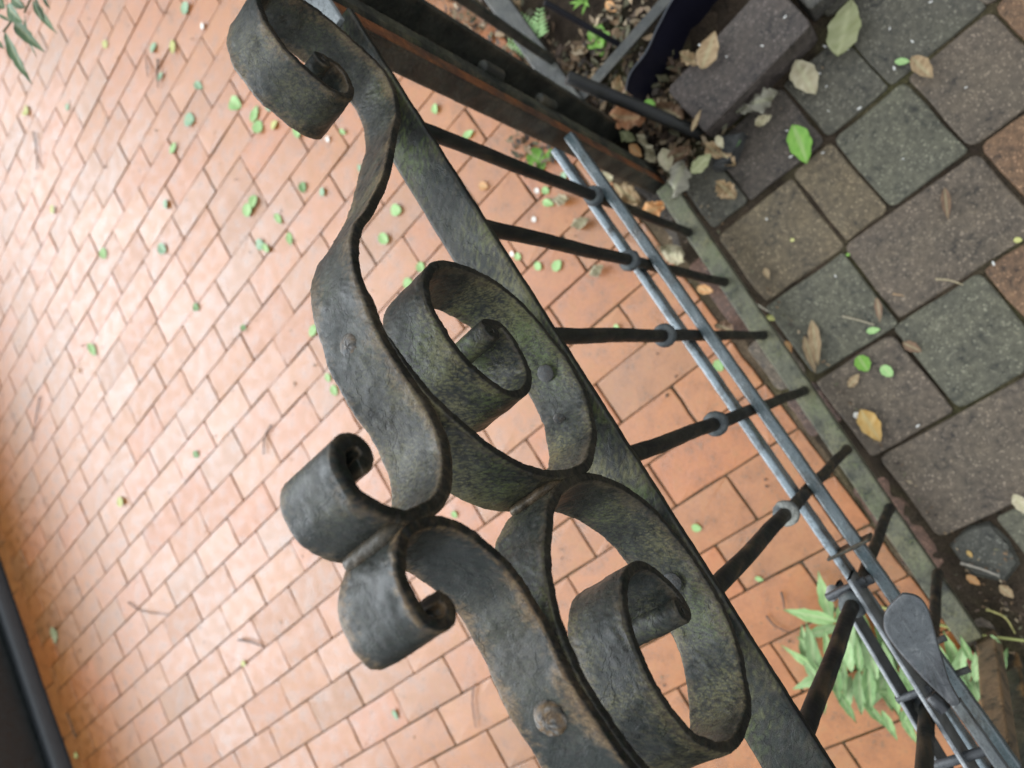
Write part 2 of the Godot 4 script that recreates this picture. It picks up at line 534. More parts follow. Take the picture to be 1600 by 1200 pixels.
func surface(tex: String, scale_: float, rough: float, spec: float, bump: float, in_world := true) -> StandardMaterial3D:
	var m := StandardMaterial3D.new()
	m.vertex_color_use_as_albedo = true
	m.roughness = rough
	m.metallic_specular = spec
	if tex:
		m.albedo_texture = M[tex + "_albedo"]
		m.roughness_texture = M[tex + "_rough"]
		m.roughness_texture_channel = BaseMaterial3D.TEXTURE_CHANNEL_RED
		m.normal_enabled = true
		m.normal_texture = M[tex + "_normal"]
		m.normal_scale = bump
		m.uv1_triplanar = true
		m.uv1_world_triplanar = in_world
		m.uv1_triplanar_sharpness = 4.0
		m.uv1_scale = Vector3.ONE * scale_
	return m

const SCROLL_RIGHT := [[400, 912], [397, 898], [387, 894], [374, 897], [364, 903], [358, 911], [358, 921], [361, 928], [367, 935], [374, 941], [379, 946], [388, 950], [399, 952], [410, 954], [420, 952], [433, 949], [446, 943], [465, 930], [477, 913], [473, 902], [469, 891], [465, 879], [456, 864], [444, 852], [431, 839], [416, 832], [392, 837], [372, 847], [356, 857], [334, 876], [309, 896], [291, 911], [272, 928], [254, 947], [239, 963], [227, 978], [216, 988], [206, 995], [196, 1000], [186, 1004], [177, 1006], [167, 1008], [153, 1011], [137, 1011], [125, 1010], [114, 1008], [103, 1007], [91, 1008], [82, 1010], [74, 1014], [65, 1021], [58, 1029], [54, 1038], [53, 1046], [52, 1056], [55, 1062], [58, 1068], [62, 1072], [66, 1076], [71, 1078], [77, 1078], [82, 1078], [86, 1076], [90, 1073], [91, 1069], [91, 1065], [88, 1062], [85, 1062]]
const SCROLL_LEFT := [[17, 1063], [14, 1060], [10, 1060], [7, 1063], [6, 1068], [8, 1073], [12, 1076], [16, 1077], [22, 1077], [26, 1077], [31, 1076], [37, 1072], [45, 1064], [47, 1057], [47, 1050], [46, 1042], [43, 1035], [38, 1028], [32, 1023], [23, 1017], [14, 1013], [5, 1010], [-5, 1010], [-16, 1009], [-29, 1011], [-41, 1012], [-53, 1011], [-64, 1009], [-74, 1008], [-83, 1006], [-98, 1000], [-108, 995], [-118, 988], [-129, 978], [-141, 963], [-156, 947], [-174, 928], [-193, 911], [-211, 896], [-236, 876], [-258, 857], [-274, 847], [-294, 837], [-318, 832], [-333, 839], [-346, 852], [-358, 864], [-367, 879], [-371, 891], [-375, 902], [-379, 913], [-367, 930], [-348, 943], [-335, 949], [-322, 952], [-312, 954], [-301, 952], [-290, 950], [-281, 946], [-276, 941], [-269, 935], [-263, 928], [-260, 921], [-260, 911], [-266, 903], [-276, 897], [-289, 894], [-299, 898], [-302, 912]]
const SPIRAL_RIGHT := [[158, 906], [156, 893], [148, 889], [139, 888], [128, 890], [117, 894], [109, 902], [104, 913], [103, 925], [106, 934], [113, 942], [119, 947], [127, 953], [135, 956], [143, 957], [151, 958], [160, 957], [169, 956], [177, 953], [185, 948], [195, 938], [202, 926], [205, 916], [205, 903], [202, 888], [198, 876], [190, 862], [180, 851], [168, 844], [155, 839], [140, 835], [126, 831], [110, 833], [96, 836], [81, 846], [68, 856], [59, 869], [49, 886], [46, 899], [46, 916], [48, 930], [51, 942], [55, 952], [60, 960], [66, 968], [73, 976], [80, 982], [88, 987], [95, 992], [102, 996], [109, 1000], [118, 1003], [128, 1005], [140, 1007], [153, 1010]]
const SPIRAL_LEFT := [[-126, 974], [-118, 981], [-108, 988], [-98, 994], [-85, 999], [-72, 1002], [-58, 1004], [-47, 1005], [-36, 1004], [-26, 1002], [-14, 997], [-2, 990], [7, 983], [15, 975], [22, 966], [30, 957], [35, 946], [39, 936], [41, 922], [41, 908], [39, 893], [34, 880], [26, 866], [17, 856], [8, 848], [-3, 841], [-13, 838], [-31, 832], [-49, 832], [-62, 832], [-74, 835], [-86, 840], [-97, 849], [-105, 858], [-113, 868], [-119, 879], [-121, 889], [-122, 903], [-121, 917], [-116, 930], [-109, 939], [-102, 947], [-93, 951], [-83, 954], [-72, 955], [-63, 954], [-53, 951], [-44, 948], [-36, 943], [-28, 935], [-23, 927], [-20, 920], [-19, 909], [-20, 900], [-26, 890], [-34, 884], [-43, 879], [-53, 877], [-62, 879], [-70, 884], [-75, 891], [-76, 900]]
func leaves_on_the_ground() -> void:
	leaf("fallen_leaf", Vector2(1.919, -1.022), Vector2(1.916, -0.983), 0.004, 0, "teal", "dark green leaflet on the bricks at the top edge, left of the scroll end", "leaf", "leaves fallen on the ground")
	leaf("fallen_leaf", Vector2(1.957, -1.202), Vector2(1.954, -1.167), 0.004, 0, "teal", "dull green leaflet left of a narrow yellow-green one, near the top of the bricks", "leaf", "leaves fallen on the ground")
	leaf("fallen_leaf", Vector2(1.899, -1.105), Vector2(1.859, -1.125), 0.004, 1, "yellow", "narrow yellow-green leaflet on an orange brick near the top", "leaf", "leaves fallen on the ground")
	leaf("fallen_leaf", Vector2(2.168, -1.376), Vector2(2.172, -1.349), 0.004, 0, "yellow", "yellow-green leaflet on pale bricks right of the hanging branch", "leaf", "leaves fallen on the ground")
	leaf("fallen_leaf", Vector2(1.864, -1.231), Vector2(1.861, -1.195), 0.004, 1, "teal", "green leaflet touching the foot of a thin black twig on the bricks", "leaf", "leaves fallen on the ground")
	leaf("fallen_leaf", Vector2(1.718, -1.105), Vector2(1.680, -1.089), 0.004, 1, "teal", "pale green scrap in a brick joint left of the gate's scroll end", "leaf", "leaves fallen on the ground")
	leaf("fallen_leaf", Vector2(1.561, -1.022), Vector2(1.515, -1.000), 0.004, 0, "green", "pale green round leaflet left of the pair under the scroll end", "leaf", "leaves fallen on the ground")
	leaf("fallen_leaf", Vector2(1.447, -0.992), Vector2(1.462, -0.944), 0.004, 1, "green", "largest pale green leaf of the cluster under the big scroll ring", "leaf", "leaves fallen on the ground")
	leaf("fallen_leaf", Vector2(1.439, -0.986), Vector2(1.396, -0.975), 0.004, 0, "green", "round green leaf touching the largest one under the scroll ring", "leaf", "leaves fallen on the ground")
	leaf("fallen_leaf", Vector2(1.678, -1.206), Vector2(1.639, -1.175), 0.004, 0, "teal", "bluish-green round leaflet on the most orange brick", "leaf", "leaves fallen on the ground")
	leaf("fallen_leaf", Vector2(1.649, -1.321), Vector2(1.654, -1.279), 0.004, 1, "green", "light green round leaflet just below the most orange brick", "leaf", "leaves fallen on the ground")
	leaf("fallen_leaf", Vector2(2.424, -1.897), Vector2(2.382, -1.875), 0.004, 0, "yellow", "small pale yellow leaflet on pale bricks at the far left", "leaf", "leaves fallen on the ground")
	leaf("fallen_leaf", Vector2(2.194, -1.676), Vector2(2.198, -1.650), 0.004, 0, "teal", "faint bluish leaflet on the pale bricks below the hanging branch", "leaf", "leaves fallen on the ground")
	leaf("fallen_leaf", Vector2(1.375, -0.944), Vector2(1.376, -0.915), 0.004, 0, "yellow", "thin yellowish leaflet right of the cluster under the scroll ring", "leaf", "leaves fallen on the ground")
	leaf("fallen_leaf", Vector2(1.315, -0.858), Vector2(1.280, -0.882), 0.004, 0, "green", "oblong pale green leaf standing apart under the scroll ring", "leaf", "leaves fallen on the ground")
	leaf("fallen_leaf", Vector2(1.440, -0.922), Vector2(1.411, -0.910), 0.004, 1, "teal", "small grey-green leaflet tucked under the rim of the scroll ring", "leaf", "leaves fallen on the ground")
	leaf("fallen_leaf", Vector2(1.190, -0.761), Vector2(1.168, -0.753), 0.004, 1, "green", "small green leaflet between the scroll ring and the scrolled bar", "leaf", "leaves fallen on the ground")
	leaf("fallen_leaf", Vector2(1.105, -0.695), Vector2(1.081, -0.706), 0.004, 0, "green", "green leaflet half hidden behind the scrolled bar's far edge", "leaf", "leaves fallen on the ground")
	leaf("fallen_leaf", Vector2(1.184, -0.943), Vector2(1.155, -0.951), 0.004, 0, "dark", "dark green leaflet left of the gate's rising crest", "leaf", "leaves fallen on the ground")
	leaf("fallen_leaf", Vector2(1.124, -0.902), Vector2(1.100, -0.900), 0.004, 0, "teal", "dull teal leaflet just right of a dark green one by the crest", "leaf", "leaves fallen on the ground")
	leaf("fallen_leaf", Vector2(1.079, -0.766), Vector2(1.055, -0.770), 0.004, 1, "teal", "green leaflet touching the far side of the narrow rising bar", "leaf", "leaves fallen on the ground")
	leaf("fallen_leaf", Vector2(1.284, -1.103), Vector2(1.264, -1.136), 0.004, 0, "green", "green leaflet touching a paler one, left of the gate's crest", "leaf", "leaves fallen on the ground")
	leaf("fallen_leaf", Vector2(1.287, -1.167), Vector2(1.258, -1.135), 0.004, 0, "green", "pale green leaflet under the touching one, left of the gate's crest", "leaf", "leaves fallen on the ground")
	leaf("fallen_leaf", Vector2(1.187, -1.071), Vector2(1.150, -1.067), 0.004, 1, "green", "pale green leaflet alone, right of a touching pair of leaflets", "leaf", "leaves fallen on the ground")
	leaf("fallen_leaf", Vector2(1.117, -1.063), Vector2(1.080, -1.074), 0.004, 1, "green", "pale green leaf nearest to the left side of the crest", "leaf", "leaves fallen on the ground")
	leaf("fallen_leaf", Vector2(1.178, -1.182), Vector2(1.151, -1.158), 0.004, 0, "teal", "dull green half of a broken leaflet below the touching pair", "leaf", "leaves fallen on the ground")
	leaf("fallen_leaf", Vector2(1.155, -1.164), Vector2(1.123, -1.148), 0.004, 1, "green", "brighter half of a broken leaflet below the touching pair", "leaf", "leaves fallen on the ground")
	leaf("fallen_leaf", Vector2(0.923, -0.754), Vector2(0.896, -0.728), 0.004, 0, "green", "pale green round leaf between the crest and the top rail, upper of two", "leaf", "leaves fallen on the ground")
	leaf("fallen_leaf", Vector2(0.895, -0.818), Vector2(0.864, -0.802), 0.004, 0, "green", "pale green round leaf between the crest and the top rail, lower of two", "leaf", "leaves fallen on the ground")
	leaf("fallen_leaf", Vector2(1.023, -0.514), Vector2(0.999, -0.519), 0.004, 0, "green", "mid green leaflet between the top rail and the dark stile", "leaf", "leaves fallen on the ground")
	leaf("fallen_leaf", Vector2(0.905, -0.498), Vector2(0.894, -0.468), 0.004, 1, "green", "pale green leaflet under the first baluster near the dark stile", "leaf", "leaves fallen on the ground")
	leaf("fallen_leaf", Vector2(1.997, -1.988), Vector2(2.008, -1.955), 0.004, 0, "yellow", "creamy yellow-green leaflet on grey-pink bricks at the far left", "leaf", "leaves fallen on the ground")
	leaf("fallen_leaf", Vector2(1.685, -1.809), Vector2(1.643, -1.812), 0.004, 0, "green", "pale leaflet with a notch, alone in the middle of the whitish bricks", "leaf", "leaves fallen on the ground")
	leaf("fallen_leaf", Vector2(1.483, -2.081), Vector2(1.426, -2.074), 0.004, 1, "green", "very pale long leaflet on the whitish bricks at the left", "leaf", "leaves fallen on the ground")
	leaf("fallen_leaf", Vector2(1.563, -1.433), Vector2(1.531, -1.436), 0.004, 0, "teal", "dark-tipped green leaflet, alone on pale pink bricks left of the crest", "leaf", "leaves fallen on the ground")
	leaf("fallen_leaf", Vector2(1.471, -1.544), Vector2(1.435, -1.524), 0.004, 0, "teal", "teal leaflet on pink bricks left of the crest's peak", "leaf", "leaves fallen on the ground")
	leaf("fallen_leaf", Vector2(1.221, -1.519), Vector2(1.196, -1.504), 0.004, 0, "dark", "tiny green scrap in a joint of the whitish bricks", "leaf", "leaves fallen on the ground")
	leaf("fallen_leaf", Vector2(1.037, -1.376), Vector2(1.018, -1.365), 0.004, 0, "dark", "tiny dark green scrap left of the crest's rivet", "leaf", "leaves fallen on the ground")
	leaf("fallen_leaf", Vector2(1.465, -2.200), Vector2(1.444, -2.213), 0.004, 1, "orange", "tiny orange leaf scrap among the grey-pink bricks at the left", "leaf", "leaves fallen on the ground")
	leaf("fallen_leaf", Vector2(0.871, -1.804), Vector2(0.848, -1.788), 0.004, 0, "dark", "small green scrap on a white brick left of the upper curl", "leaf", "leaves fallen on the ground")
	leaf("fallen_leaf", Vector2(0.964, -2.286), Vector2(0.939, -2.251), 0.004, 0, "yellow", "mossy yellow scrap on a grey brick at the lower left", "leaf", "leaves fallen on the ground")
	leaf("fallen_leaf", Vector2(0.254, -2.000), Vector2(0.239, -1.986), 0.004, 0, "yellow", "yellow-green crumb by a dark tuft on the lower bricks", "leaf", "leaves fallen on the ground")
	leaf("fallen_leaf", Vector2(0.354, -3.202), Vector2(0.337, -3.180), 0.004, 0, "yellow", "yellow crumb beside the black plinth at the lower left", "leaf", "leaves fallen on the ground")
	leaf("fallen_leaf", Vector2(0.808, -3.013), Vector2(0.745, -3.042), 0.004, 1, "olive", "folded olive leaf in a brick joint near the black plinth", "leaf", "leaves fallen on the ground")
	leaf("fallen_leaf", Vector2(-0.075, -1.494), Vector2(-0.103, -1.499), 0.004, 1, "teal", "slim bluish-green leaflet on the bricks below the lower curl", "leaf", "leaves fallen on the ground")
	leaf("fallen_leaf", Vector2(0.850, -1.165), Vector2(0.854, -1.118), 0.004, 1, "green", "green leaf touching the far edge of the crest beside its seam", "leaf", "leaves fallen on the ground")
	leaf("fallen_leaf", Vector2(0.734, -1.172), Vector2(0.710, -1.178), 0.004, 0, "green", "upper of two joined green leaflets by the crest's edge", "leaf", "leaves fallen on the ground")
	leaf("fallen_leaf", Vector2(0.698, -1.175), Vector2(0.668, -1.178), 0.004, 0, "green", "lower of two joined green leaflets by the crest's edge", "leaf", "leaves fallen on the ground")
	leaf("fallen_leaf", Vector2(0.767, -0.763), Vector2(0.739, -0.762), 0.004, 0, "green", "green leaflet peeping out above the upper spiral's ring", "leaf", "leaves fallen on the ground")
	leaf("fallen_leaf", Vector2(0.756, -0.828), Vector2(0.741, -0.802), 0.004, 0, "green", "pale green leaflet behind the left rim of the upper spiral", "leaf", "leaves fallen on the ground")
	leaf("clover_leaf", Vector2(0.760, -0.394), Vector2(0.717, -0.379), 0.004, 0, "bright", "left lobe of the bright green clover beside the stile", "leaf", "lobes of the bright green clover by the stile")
	leaf("clover_leaf", Vector2(0.713, -0.371), Vector2(0.727, -0.349), 0.004, 0, "bright", "right lobe of the bright green clover beside the stile", "leaf", "lobes of the bright green clover by the stile")
	leaf("clover_leaf", Vector2(0.732, -0.383), Vector2(0.705, -0.391), 0.004, 0, "bright", "lower lobe of the bright green clover beside the stile", "leaf", "lobes of the bright green clover by the stile")
	leaf("fallen_leaf", Vector2(0.672, -0.359), Vector2(0.654, -0.363), 0.004, 0, "teal", "green leaflet behind the far middle rail near the stile", "leaf", "leaves fallen on the ground")
	leaf("fallen_leaf", Vector2(0.678, -0.413), Vector2(0.660, -0.407), 0.004, 0, "green", "small green leaflet under the first baluster, above a rounder one", "leaf", "leaves fallen on the ground")
	leaf("fallen_leaf", Vector2(0.657, -0.429), Vector2(0.632, -0.412), 0.004, 1, "green", "round green leaf just below the first baluster", "leaf", "leaves fallen on the ground")
	leaf("fallen_leaf", Vector2(0.638, -0.405), Vector2(0.610, -0.374), 0.012, 3, "pale", "crumpled pale leaf below the first baluster", "leaf", "leaves fallen on the ground")
	leaf("fallen_leaf", Vector2(0.792, -0.528), Vector2(0.772, -0.512), 0.004, 0, "orange", "round orange leaf disc on the brick between two balusters", "leaf", "leaves fallen on the ground")
	leaf("fallen_leaf", Vector2(0.611, -0.545), Vector2(0.594, -0.538), 0.004, 0, "green", "green leaflet just under the second baluster, leftmost of three", "leaf", "leaves fallen on the ground")
	leaf("fallen_leaf", Vector2(0.565, -0.518), Vector2(0.545, -0.512), 0.004, 0, "green", "green leaflet under the second baluster, middle of three", "leaf", "leaves fallen on the ground")
	leaf("fallen_leaf", Vector2(0.525, -0.492), Vector2(0.530, -0.466), 0.004, 0, "green", "folded green leaf under the second baluster, rightmost of three", "leaf", "leaves fallen on the ground")
	leaf("fallen_leaf", Vector2(0.565, -0.403), Vector2(0.550, -0.365), 0.012, 3, "pale", "curled tan leaf between the first and second balusters", "leaf", "leaves fallen on the ground")
	leaf("fallen_leaf", Vector2(0.461, -0.429), Vector2(0.457, -0.394), 0.012, 3, "pale", "bent cream leaf beside the second baluster's collar", "leaf", "leaves fallen on the ground")
	leaf("fallen_leaf", Vector2(0.352, -0.448), Vector2(0.337, -0.445), 0.004, 0, "green", "pale green leaflet beside the third baluster", "leaf", "leaves fallen on the ground")
	leaf("fallen_leaf", Vector2(0.180, -0.324), Vector2(0.157, -0.325), 0.004, 0, "green", "pale green leaflet seen between the two middle rails", "leaf", "leaves fallen on the ground")
	leaf("fallen_leaf", Vector2(-0.052, -0.541), Vector2(-0.064, -0.526), 0.004, 0, "green", "pale green round leaf alone between the fifth baluster and the top rail", "leaf", "leaves fallen on the ground")
	leaf("fallen_leaf", Vector2(-0.183, -0.491), Vector2(-0.193, -0.479), 0.004, 1, "green", "small pale green leaf right of the fifth baluster", "leaf", "leaves fallen on the ground")
	leaf("fallen_leaf", Vector2(0.243, -1.025), Vector2(0.225, -1.023), 0.004, 0, "green", "blurred green leaflet in the gap under the middle weld", "leaf", "leaves fallen on the ground")
	leaf("white_petal", Vector2(1.825, -0.982), Vector2(1.804, -0.979), 0.004, 0, "white", "white petal on the orange bricks, left of the scroll end at the top", "petal", "white petals on the red bricks")
	leaf("white_petal", Vector2(1.210, -0.807), Vector2(1.193, -0.805), 0.004, 0, "white", "white petal on the bricks just below the big scroll ring", "petal", "white petals on the red bricks")
	leaf("white_petal", Vector2(0.689, -0.426), Vector2(0.676, -0.425), 0.004, 0, "white", "white petal below the first baluster, upper of two", "petal", "white petals on the red bricks")
	leaf("white_petal", Vector2(0.646, -0.466), Vector2(0.633, -0.465), 0.004, 0, "white", "white petal below the first baluster, lower of two", "petal", "white petals on the red bricks")
	leaf("white_petal", Vector2(0.623, -0.550), Vector2(0.610, -0.549), 0.004, 0, "white", "white petal touching a green leaflet under the second baluster", "petal", "white petals on the red bricks")
	leaf("fallen_leaf", Vector2(0.512, 0.075), Vector2(0.442, 0.064), 0.012, 1, "pale", "oval tan leaf with dark spots beside the long dark kerb brick", "leaf", "leaves fallen on the ground")
	leaf("fallen_leaf", Vector2(0.403, 0.176), Vector2(0.387, 0.191), 0.004, 1, "green", "round pale green leaf touching a narrow tan one on the pavers", "leaf", "leaves fallen on the ground")
	leaf("fallen_leaf", Vector2(0.389, 0.194), Vector2(0.342, 0.197), 0.010, 1, "tan", "narrow tan leaf touching a round green one on the pavers", "leaf", "leaves fallen on the ground")
	leaf("fallen_leaf", Vector2(0.427, 0.013), Vector2(0.359, -0.007), 0.012, 1, "bright", "large bright green leaf with a yellow spot on the grey paver", "leaf", "leaves fallen on the ground")
	leaf("fallen_leaf", Vector2(0.466, 0.123), Vector2(0.529, 0.189), 0.014, 1, "olive", "big ragged olive leaf at the top beside the dark kerb brick", "leaf", "leaves fallen on the ground")
	leaf("seed_pod", Vector2(0.195, 0.116), Vector2(0.150, 0.091), 0.008, 2, "brown", "thin brown pod lying on a mauve paver", "pod", "leaves fallen on the ground")
	leaf("fallen_leaf", Vector2(0.142, -0.150), Vector2(0.071, -0.185), 0.010, 2, "tan", "right one of two long tan leaf strips on the grey paver", "leaf", "leaves fallen on the ground")
	leaf("fallen_leaf", Vector2(0.126, -0.174), Vector2(0.064, -0.196), 0.008, 2, "tan", "left one of two long tan leaf strips on the grey paver", "leaf", "leaves fallen on the ground")
	leaf("wood_splinter", Vector2(0.113, -0.051), Vector2(0.076, -0.070), 0.007, 2, "brown", "brown splinter by the joint of four pavers", "splinter", "leaves fallen on the ground")
	leaf("fallen_leaf", Vector2(0.077, -0.095), Vector2(0.068, -0.076), 0.004, 1, "green", "green leaf beside the grey twig on the paver", "leaf", "leaves fallen on the ground")
	leaf("fallen_leaf", Vector2(0.051, -0.127), Vector2(0.022, -0.129), 0.007, 0, "bright", "green leaflet on the mauve paver, left of a paler one", "leaf", "leaves fallen on the ground")
	leaf("fallen_leaf", Vector2(0.018, -0.108), Vector2(-0.005, -0.105), 0.007, 0, "green", "pale green leaflet on the mauve paver, right of a darker one", "leaf", "leaves fallen on the ground")
	leaf("fallen_leaf", Vector2(0.136, -0.202), Vector2(0.112, -0.208), 0.020, 1, "orange", "orange-tan leaf against the mossy bottom rail", "leaf", "leaves fallen on the ground")
	leaf("fallen_leaf", Vector2(0.016, -0.168), Vector2(0.026, -0.142), 0.007, 1, "tan", "short tan scrap below the two green leaflets", "leaf", "leaves fallen on the ground")
	leaf("fallen_leaf", Vector2(-0.024, -0.173), Vector2(-0.083, -0.178), 0.012, 1, "gold", "golden-brown oval leaf on the mauve paver", "leaf", "leaves fallen on the ground")
	leaf("white_petal", Vector2(-0.023, -0.184), Vector2(-0.036, -0.182), 0.012, 0, "white", "whitish petal touching the golden-brown leaf", "petal", "leaves fallen on the ground")
	leaf("seed_husk", Vector2(0.032, -0.063), Vector2(0.004, -0.049), 0.006, 1, "brown", "dark brown seed husk on the olive paver", "husk", "leaves fallen on the ground")
	leaf("fallen_leaf", Vector2(0.073, 0.138), Vector2(0.066, 0.146), 0.004, 0, "yellow", "yellow-green scrap in the joint at the right edge of the photo", "leaf", "leaves fallen on the ground")
	leaf("green_bud", Vector2(0.199, -0.048), Vector2(0.195, -0.043), 0.004, 0, "bright", "tiny lime-green bud in a paver joint", "bud", "leaves fallen on the ground")
	leaf("fallen_leaf", Vector2(-0.240, -0.072), Vector2(-0.275, -0.074), 0.012, 1, "pale", "cream-yellow leaf at the right edge of the photo", "leaf", "leaves fallen on the ground")
	leaf("yellow_seed", Vector2(-0.286, -0.173), Vector2(-0.299, -0.173), 0.004, 1, "gold", "yellow seed on the rounded grey stone", "seed", "leaves fallen on the ground")
	leaf("bark_chip", Vector2(-0.348, -0.165), Vector2(-0.372, -0.160), 0.008, 1, "tan", "brown chip below the rounded grey stone", "chip", "leaves fallen on the ground")
	leaf("bark_chip", Vector2(-0.317, -0.195), Vector2(-0.338, -0.187), 0.008, 1, "orange", "orange-brown chip in the soil beside the rounded grey stone", "chip", "leaves fallen on the ground")
	leaf("fallen_leaf", Vector2(0.306, -0.273), Vector2(0.282, -0.252), 0.015, 1, "orange", "orange-tan leaf under the end of the second baluster", "leaf", "leaves fallen on the ground")
	leaf("fallen_leaf", Vector2(0.408, -0.279), Vector2(0.357, -0.262), 0.015, 3, "pale", "flat cream leaf between the near rail and the mossy bottom rail", "leaf", "leaves fallen on the ground")
	leaf("fallen_leaf", Vector2(0.262, -0.160), Vector2(0.242, -0.165), 0.008, 1, "tan", "oval tan leaf on the paver beside the bottom rail", "leaf", "leaves fallen on the ground")
	leaf("yellow_husk", Vector2(0.191, -0.205), Vector2(0.177, -0.197), 0.008, 3, "yellow", "yellow husks clustered beside the bottom rail", "husk", "leaves fallen on the ground")
	leaf("fallen_leaf", Vector2(0.482, -0.280), Vector2(0.466, -0.226), 0.022, 3, "orange", "orange leaf standing up under the first baluster", "leaf", "leaves fallen on the ground")
	leaf("fallen_leaf", Vector2(0.605, -0.290), Vector2(0.570, -0.282), 0.020, 3, "pale", "cream leaf wedged by the near middle rail at the stile", "leaf", "leaves fallen on the ground")
	leaf("fallen_leaf", Vector2(0.564, -0.284), Vector2(0.499, -0.269), 0.018, 3, "tan", "crumpled tan leaf behind the first baluster's foot", "leaf", "leaves fallen on the ground")
	leaf("fallen_leaf", Vector2(0.232, -0.281), Vector2(0.198, -0.263), 0.014, 3, "brown", "brown curled leaf beside the third baluster's foot", "leaf", "leaves fallen on the ground")
	leaf("fallen_leaf", Vector2(0.657, -0.207), Vector2(0.602, -0.159), 0.050, 3, "copper", "glossy copper leaf on the heap by the black sheet", "leaf", "leaves heaped in the corner behind the stile")
	leaf("fallen_leaf", Vector2(0.636, -0.154), Vector2(0.612, -0.139), 0.045, 0, "bright", "small glossy green leaf at the foot of the black sheet", "leaf", "leaves heaped in the corner behind the stile")
	leaf("fallen_leaf", Vector2(0.570, -0.190), Vector2(0.532, -0.196), 0.045, 3, "pale", "cream rolled leaf on the heap beside the stile's foot", "leaf", "leaves heaped in the corner behind the stile")
	leaf("fallen_leaf", Vector2(0.545, -0.172), Vector2(0.500, -0.187), 0.040, 1, "pale", "cream pointed leaf next to the rolled one on the heap", "leaf", "leaves heaped in the corner behind the stile")
	leaf("fallen_leaf", Vector2(0.595, -0.214), Vector2(0.561, -0.210), 0.040, 1, "orange", "small orange leaf left of the cream rolled leaf", "leaf", "leaves heaped in the corner behind the stile")
	leaf("fallen_leaf", Vector2(0.469, -0.157), Vector2(0.471, -0.111), 0.050, 1, "olive", "olive-green dry leaf lying on the dark paver fragment", "leaf", "leaves heaped in the corner behind the stile")
	leaf("fallen_leaf", Vector2(0.457, -0.211), Vector2(0.496, -0.155), 0.045, 3, "grey", "long grey crumpled leaf on the dark paver fragment", "leaf", "leaves heaped in the corner behind the stile")
	leaf("fallen_leaf", Vector2(0.474, -0.089), Vector2(0.461, -0.064), 0.030, 0, "dark", "dull dark green leaf at the end of the kerb brick", "leaf", "leaves heaped in the corner behind the stile")
	leaf("fallen_leaf", Vector2(0.495, -0.111), Vector2(0.457, -0.103), 0.040, 3, "tan", "tan curled leaf at the end of the kerb brick", "leaf", "leaves heaped in the corner behind the stile")
	leaf("fallen_leaf", Vector2(0.466, -0.100), Vector2(0.430, -0.096), 0.030, 3, "tan", "upper tan crumpled leaf on the dark paver", "leaf", "leaves heaped in the corner behind the stile")
	leaf("fallen_leaf", Vector2(0.435, -0.136), Vector2(0.389, -0.127), 0.020, 3, "tan", "lower tan crumpled leaf on the dark paver", "leaf", "leaves heaped in the corner behind the stile")
	leaf("fallen_leaf", Vector2(0.491, -0.088), Vector2(0.464, -0.092), 0.050, 1, "pale", "narrow pale green leaf at the end of the kerb brick", "leaf", "leaves heaped in the corner behind the stile")
	leaf("fallen_leaf", Vector2(0.524, -0.173), Vector2(0.508, -0.133), 0.035, 3, "brown", "dark brown leaf under the black pipe", "leaf", "leaves heaped in the corner behind the stile")
	leaf("fallen_leaf", Vector2(0.524, -0.115), Vector2(0.542, -0.080), 0.060, 2, "tan", "tan stick-like leaf standing against the kerb brick", "leaf", "leaves heaped in the corner behind the stile")
	leaf("fallen_leaf", Vector2(0.610, -0.136), Vector2(0.555, -0.113), 0.050, 3, "brown", "brown leaf between the black sheet and the kerb brick", "leaf", "leaves heaped in the corner behind the stile")
	leaf("fallen_leaf", Vector2(0.590, -0.041), Vector2(0.621, 0.011), 0.075, 1, "tan", "long tan leaf lying across the top of the kerb brick", "leaf", "leaves heaped in the corner behind the stile")
	leaf("fallen_leaf", Vector2(0.642, -0.054), Vector2(0.606, -0.038), 0.060, 3, "tan", "tan leaf behind the kerb brick", "leaf", "leaves heaped in the corner behind the stile")
	leaf("fallen_leaf", Vector2(0.510, -0.044), Vector2(0.493, -0.013), 0.030, 3, "grey", "grey-green shrivelled leaf beside the kerb brick, left of two", "leaf", "leaves heaped in the corner behind the stile")
	leaf("fallen_leaf", Vector2(0.496, -0.024), Vector2(0.482, 0.025), 0.030, 3, "grey", "grey-green shrivelled leaf beside the kerb brick, right of two", "leaf", "leaves heaped in the corner behind the stile")
	leaf("fallen_leaf", Vector2(0.468, -0.032), Vector2(0.462, -0.003), 0.025, 3, "pale", "pale shrivelled leaf below the grey-green ones", "leaf", "leaves heaped in the corner behind the stile")
	leaf("fallen_leaf", Vector2(0.621, -0.214), Vector2(0.590, -0.202), 0.050, 3, "olive", "yellow-green leaf under the black pipe", "leaf", "leaves heaped in the corner behind the stile")
	leaf("fallen_leaf", Vector2(0.595, -0.191), Vector2(0.566, -0.188), 0.050, 3, "pale", "pale bean-shaped husk under the black pipe", "leaf", "leaves heaped in the corner behind the stile")
	leaf("fallen_leaf", Vector2(0.763, -0.214), Vector2(0.769, -0.190), 0.020, 3, "tan", "tan leaf beside the flat iron bar, upper of two", "leaf", "leaves heaped in the corner behind the stile")
	leaf("fallen_leaf", Vector2(0.752, -0.223), Vector2(0.732, -0.217), 0.030, 3, "pale", "cream leaf scrap at the end of the flat iron bar", "leaf", "leaves heaped in the corner behind the stile")
	leaf("fallen_leaf", Vector2(0.689, -0.195), Vector2(0.714, -0.155), 0.030, 3, "tan", "tan curled leaf between the iron bar and the black sheet", "leaf", "leaves heaped in the corner behind the stile")
	leaf("fallen_leaf", Vector2(0.672, -0.197), Vector2(0.684, -0.157), 0.025, 3, "brown", "brown curled leaf between the iron bar and the black sheet", "leaf", "leaves heaped in the corner behind the stile")
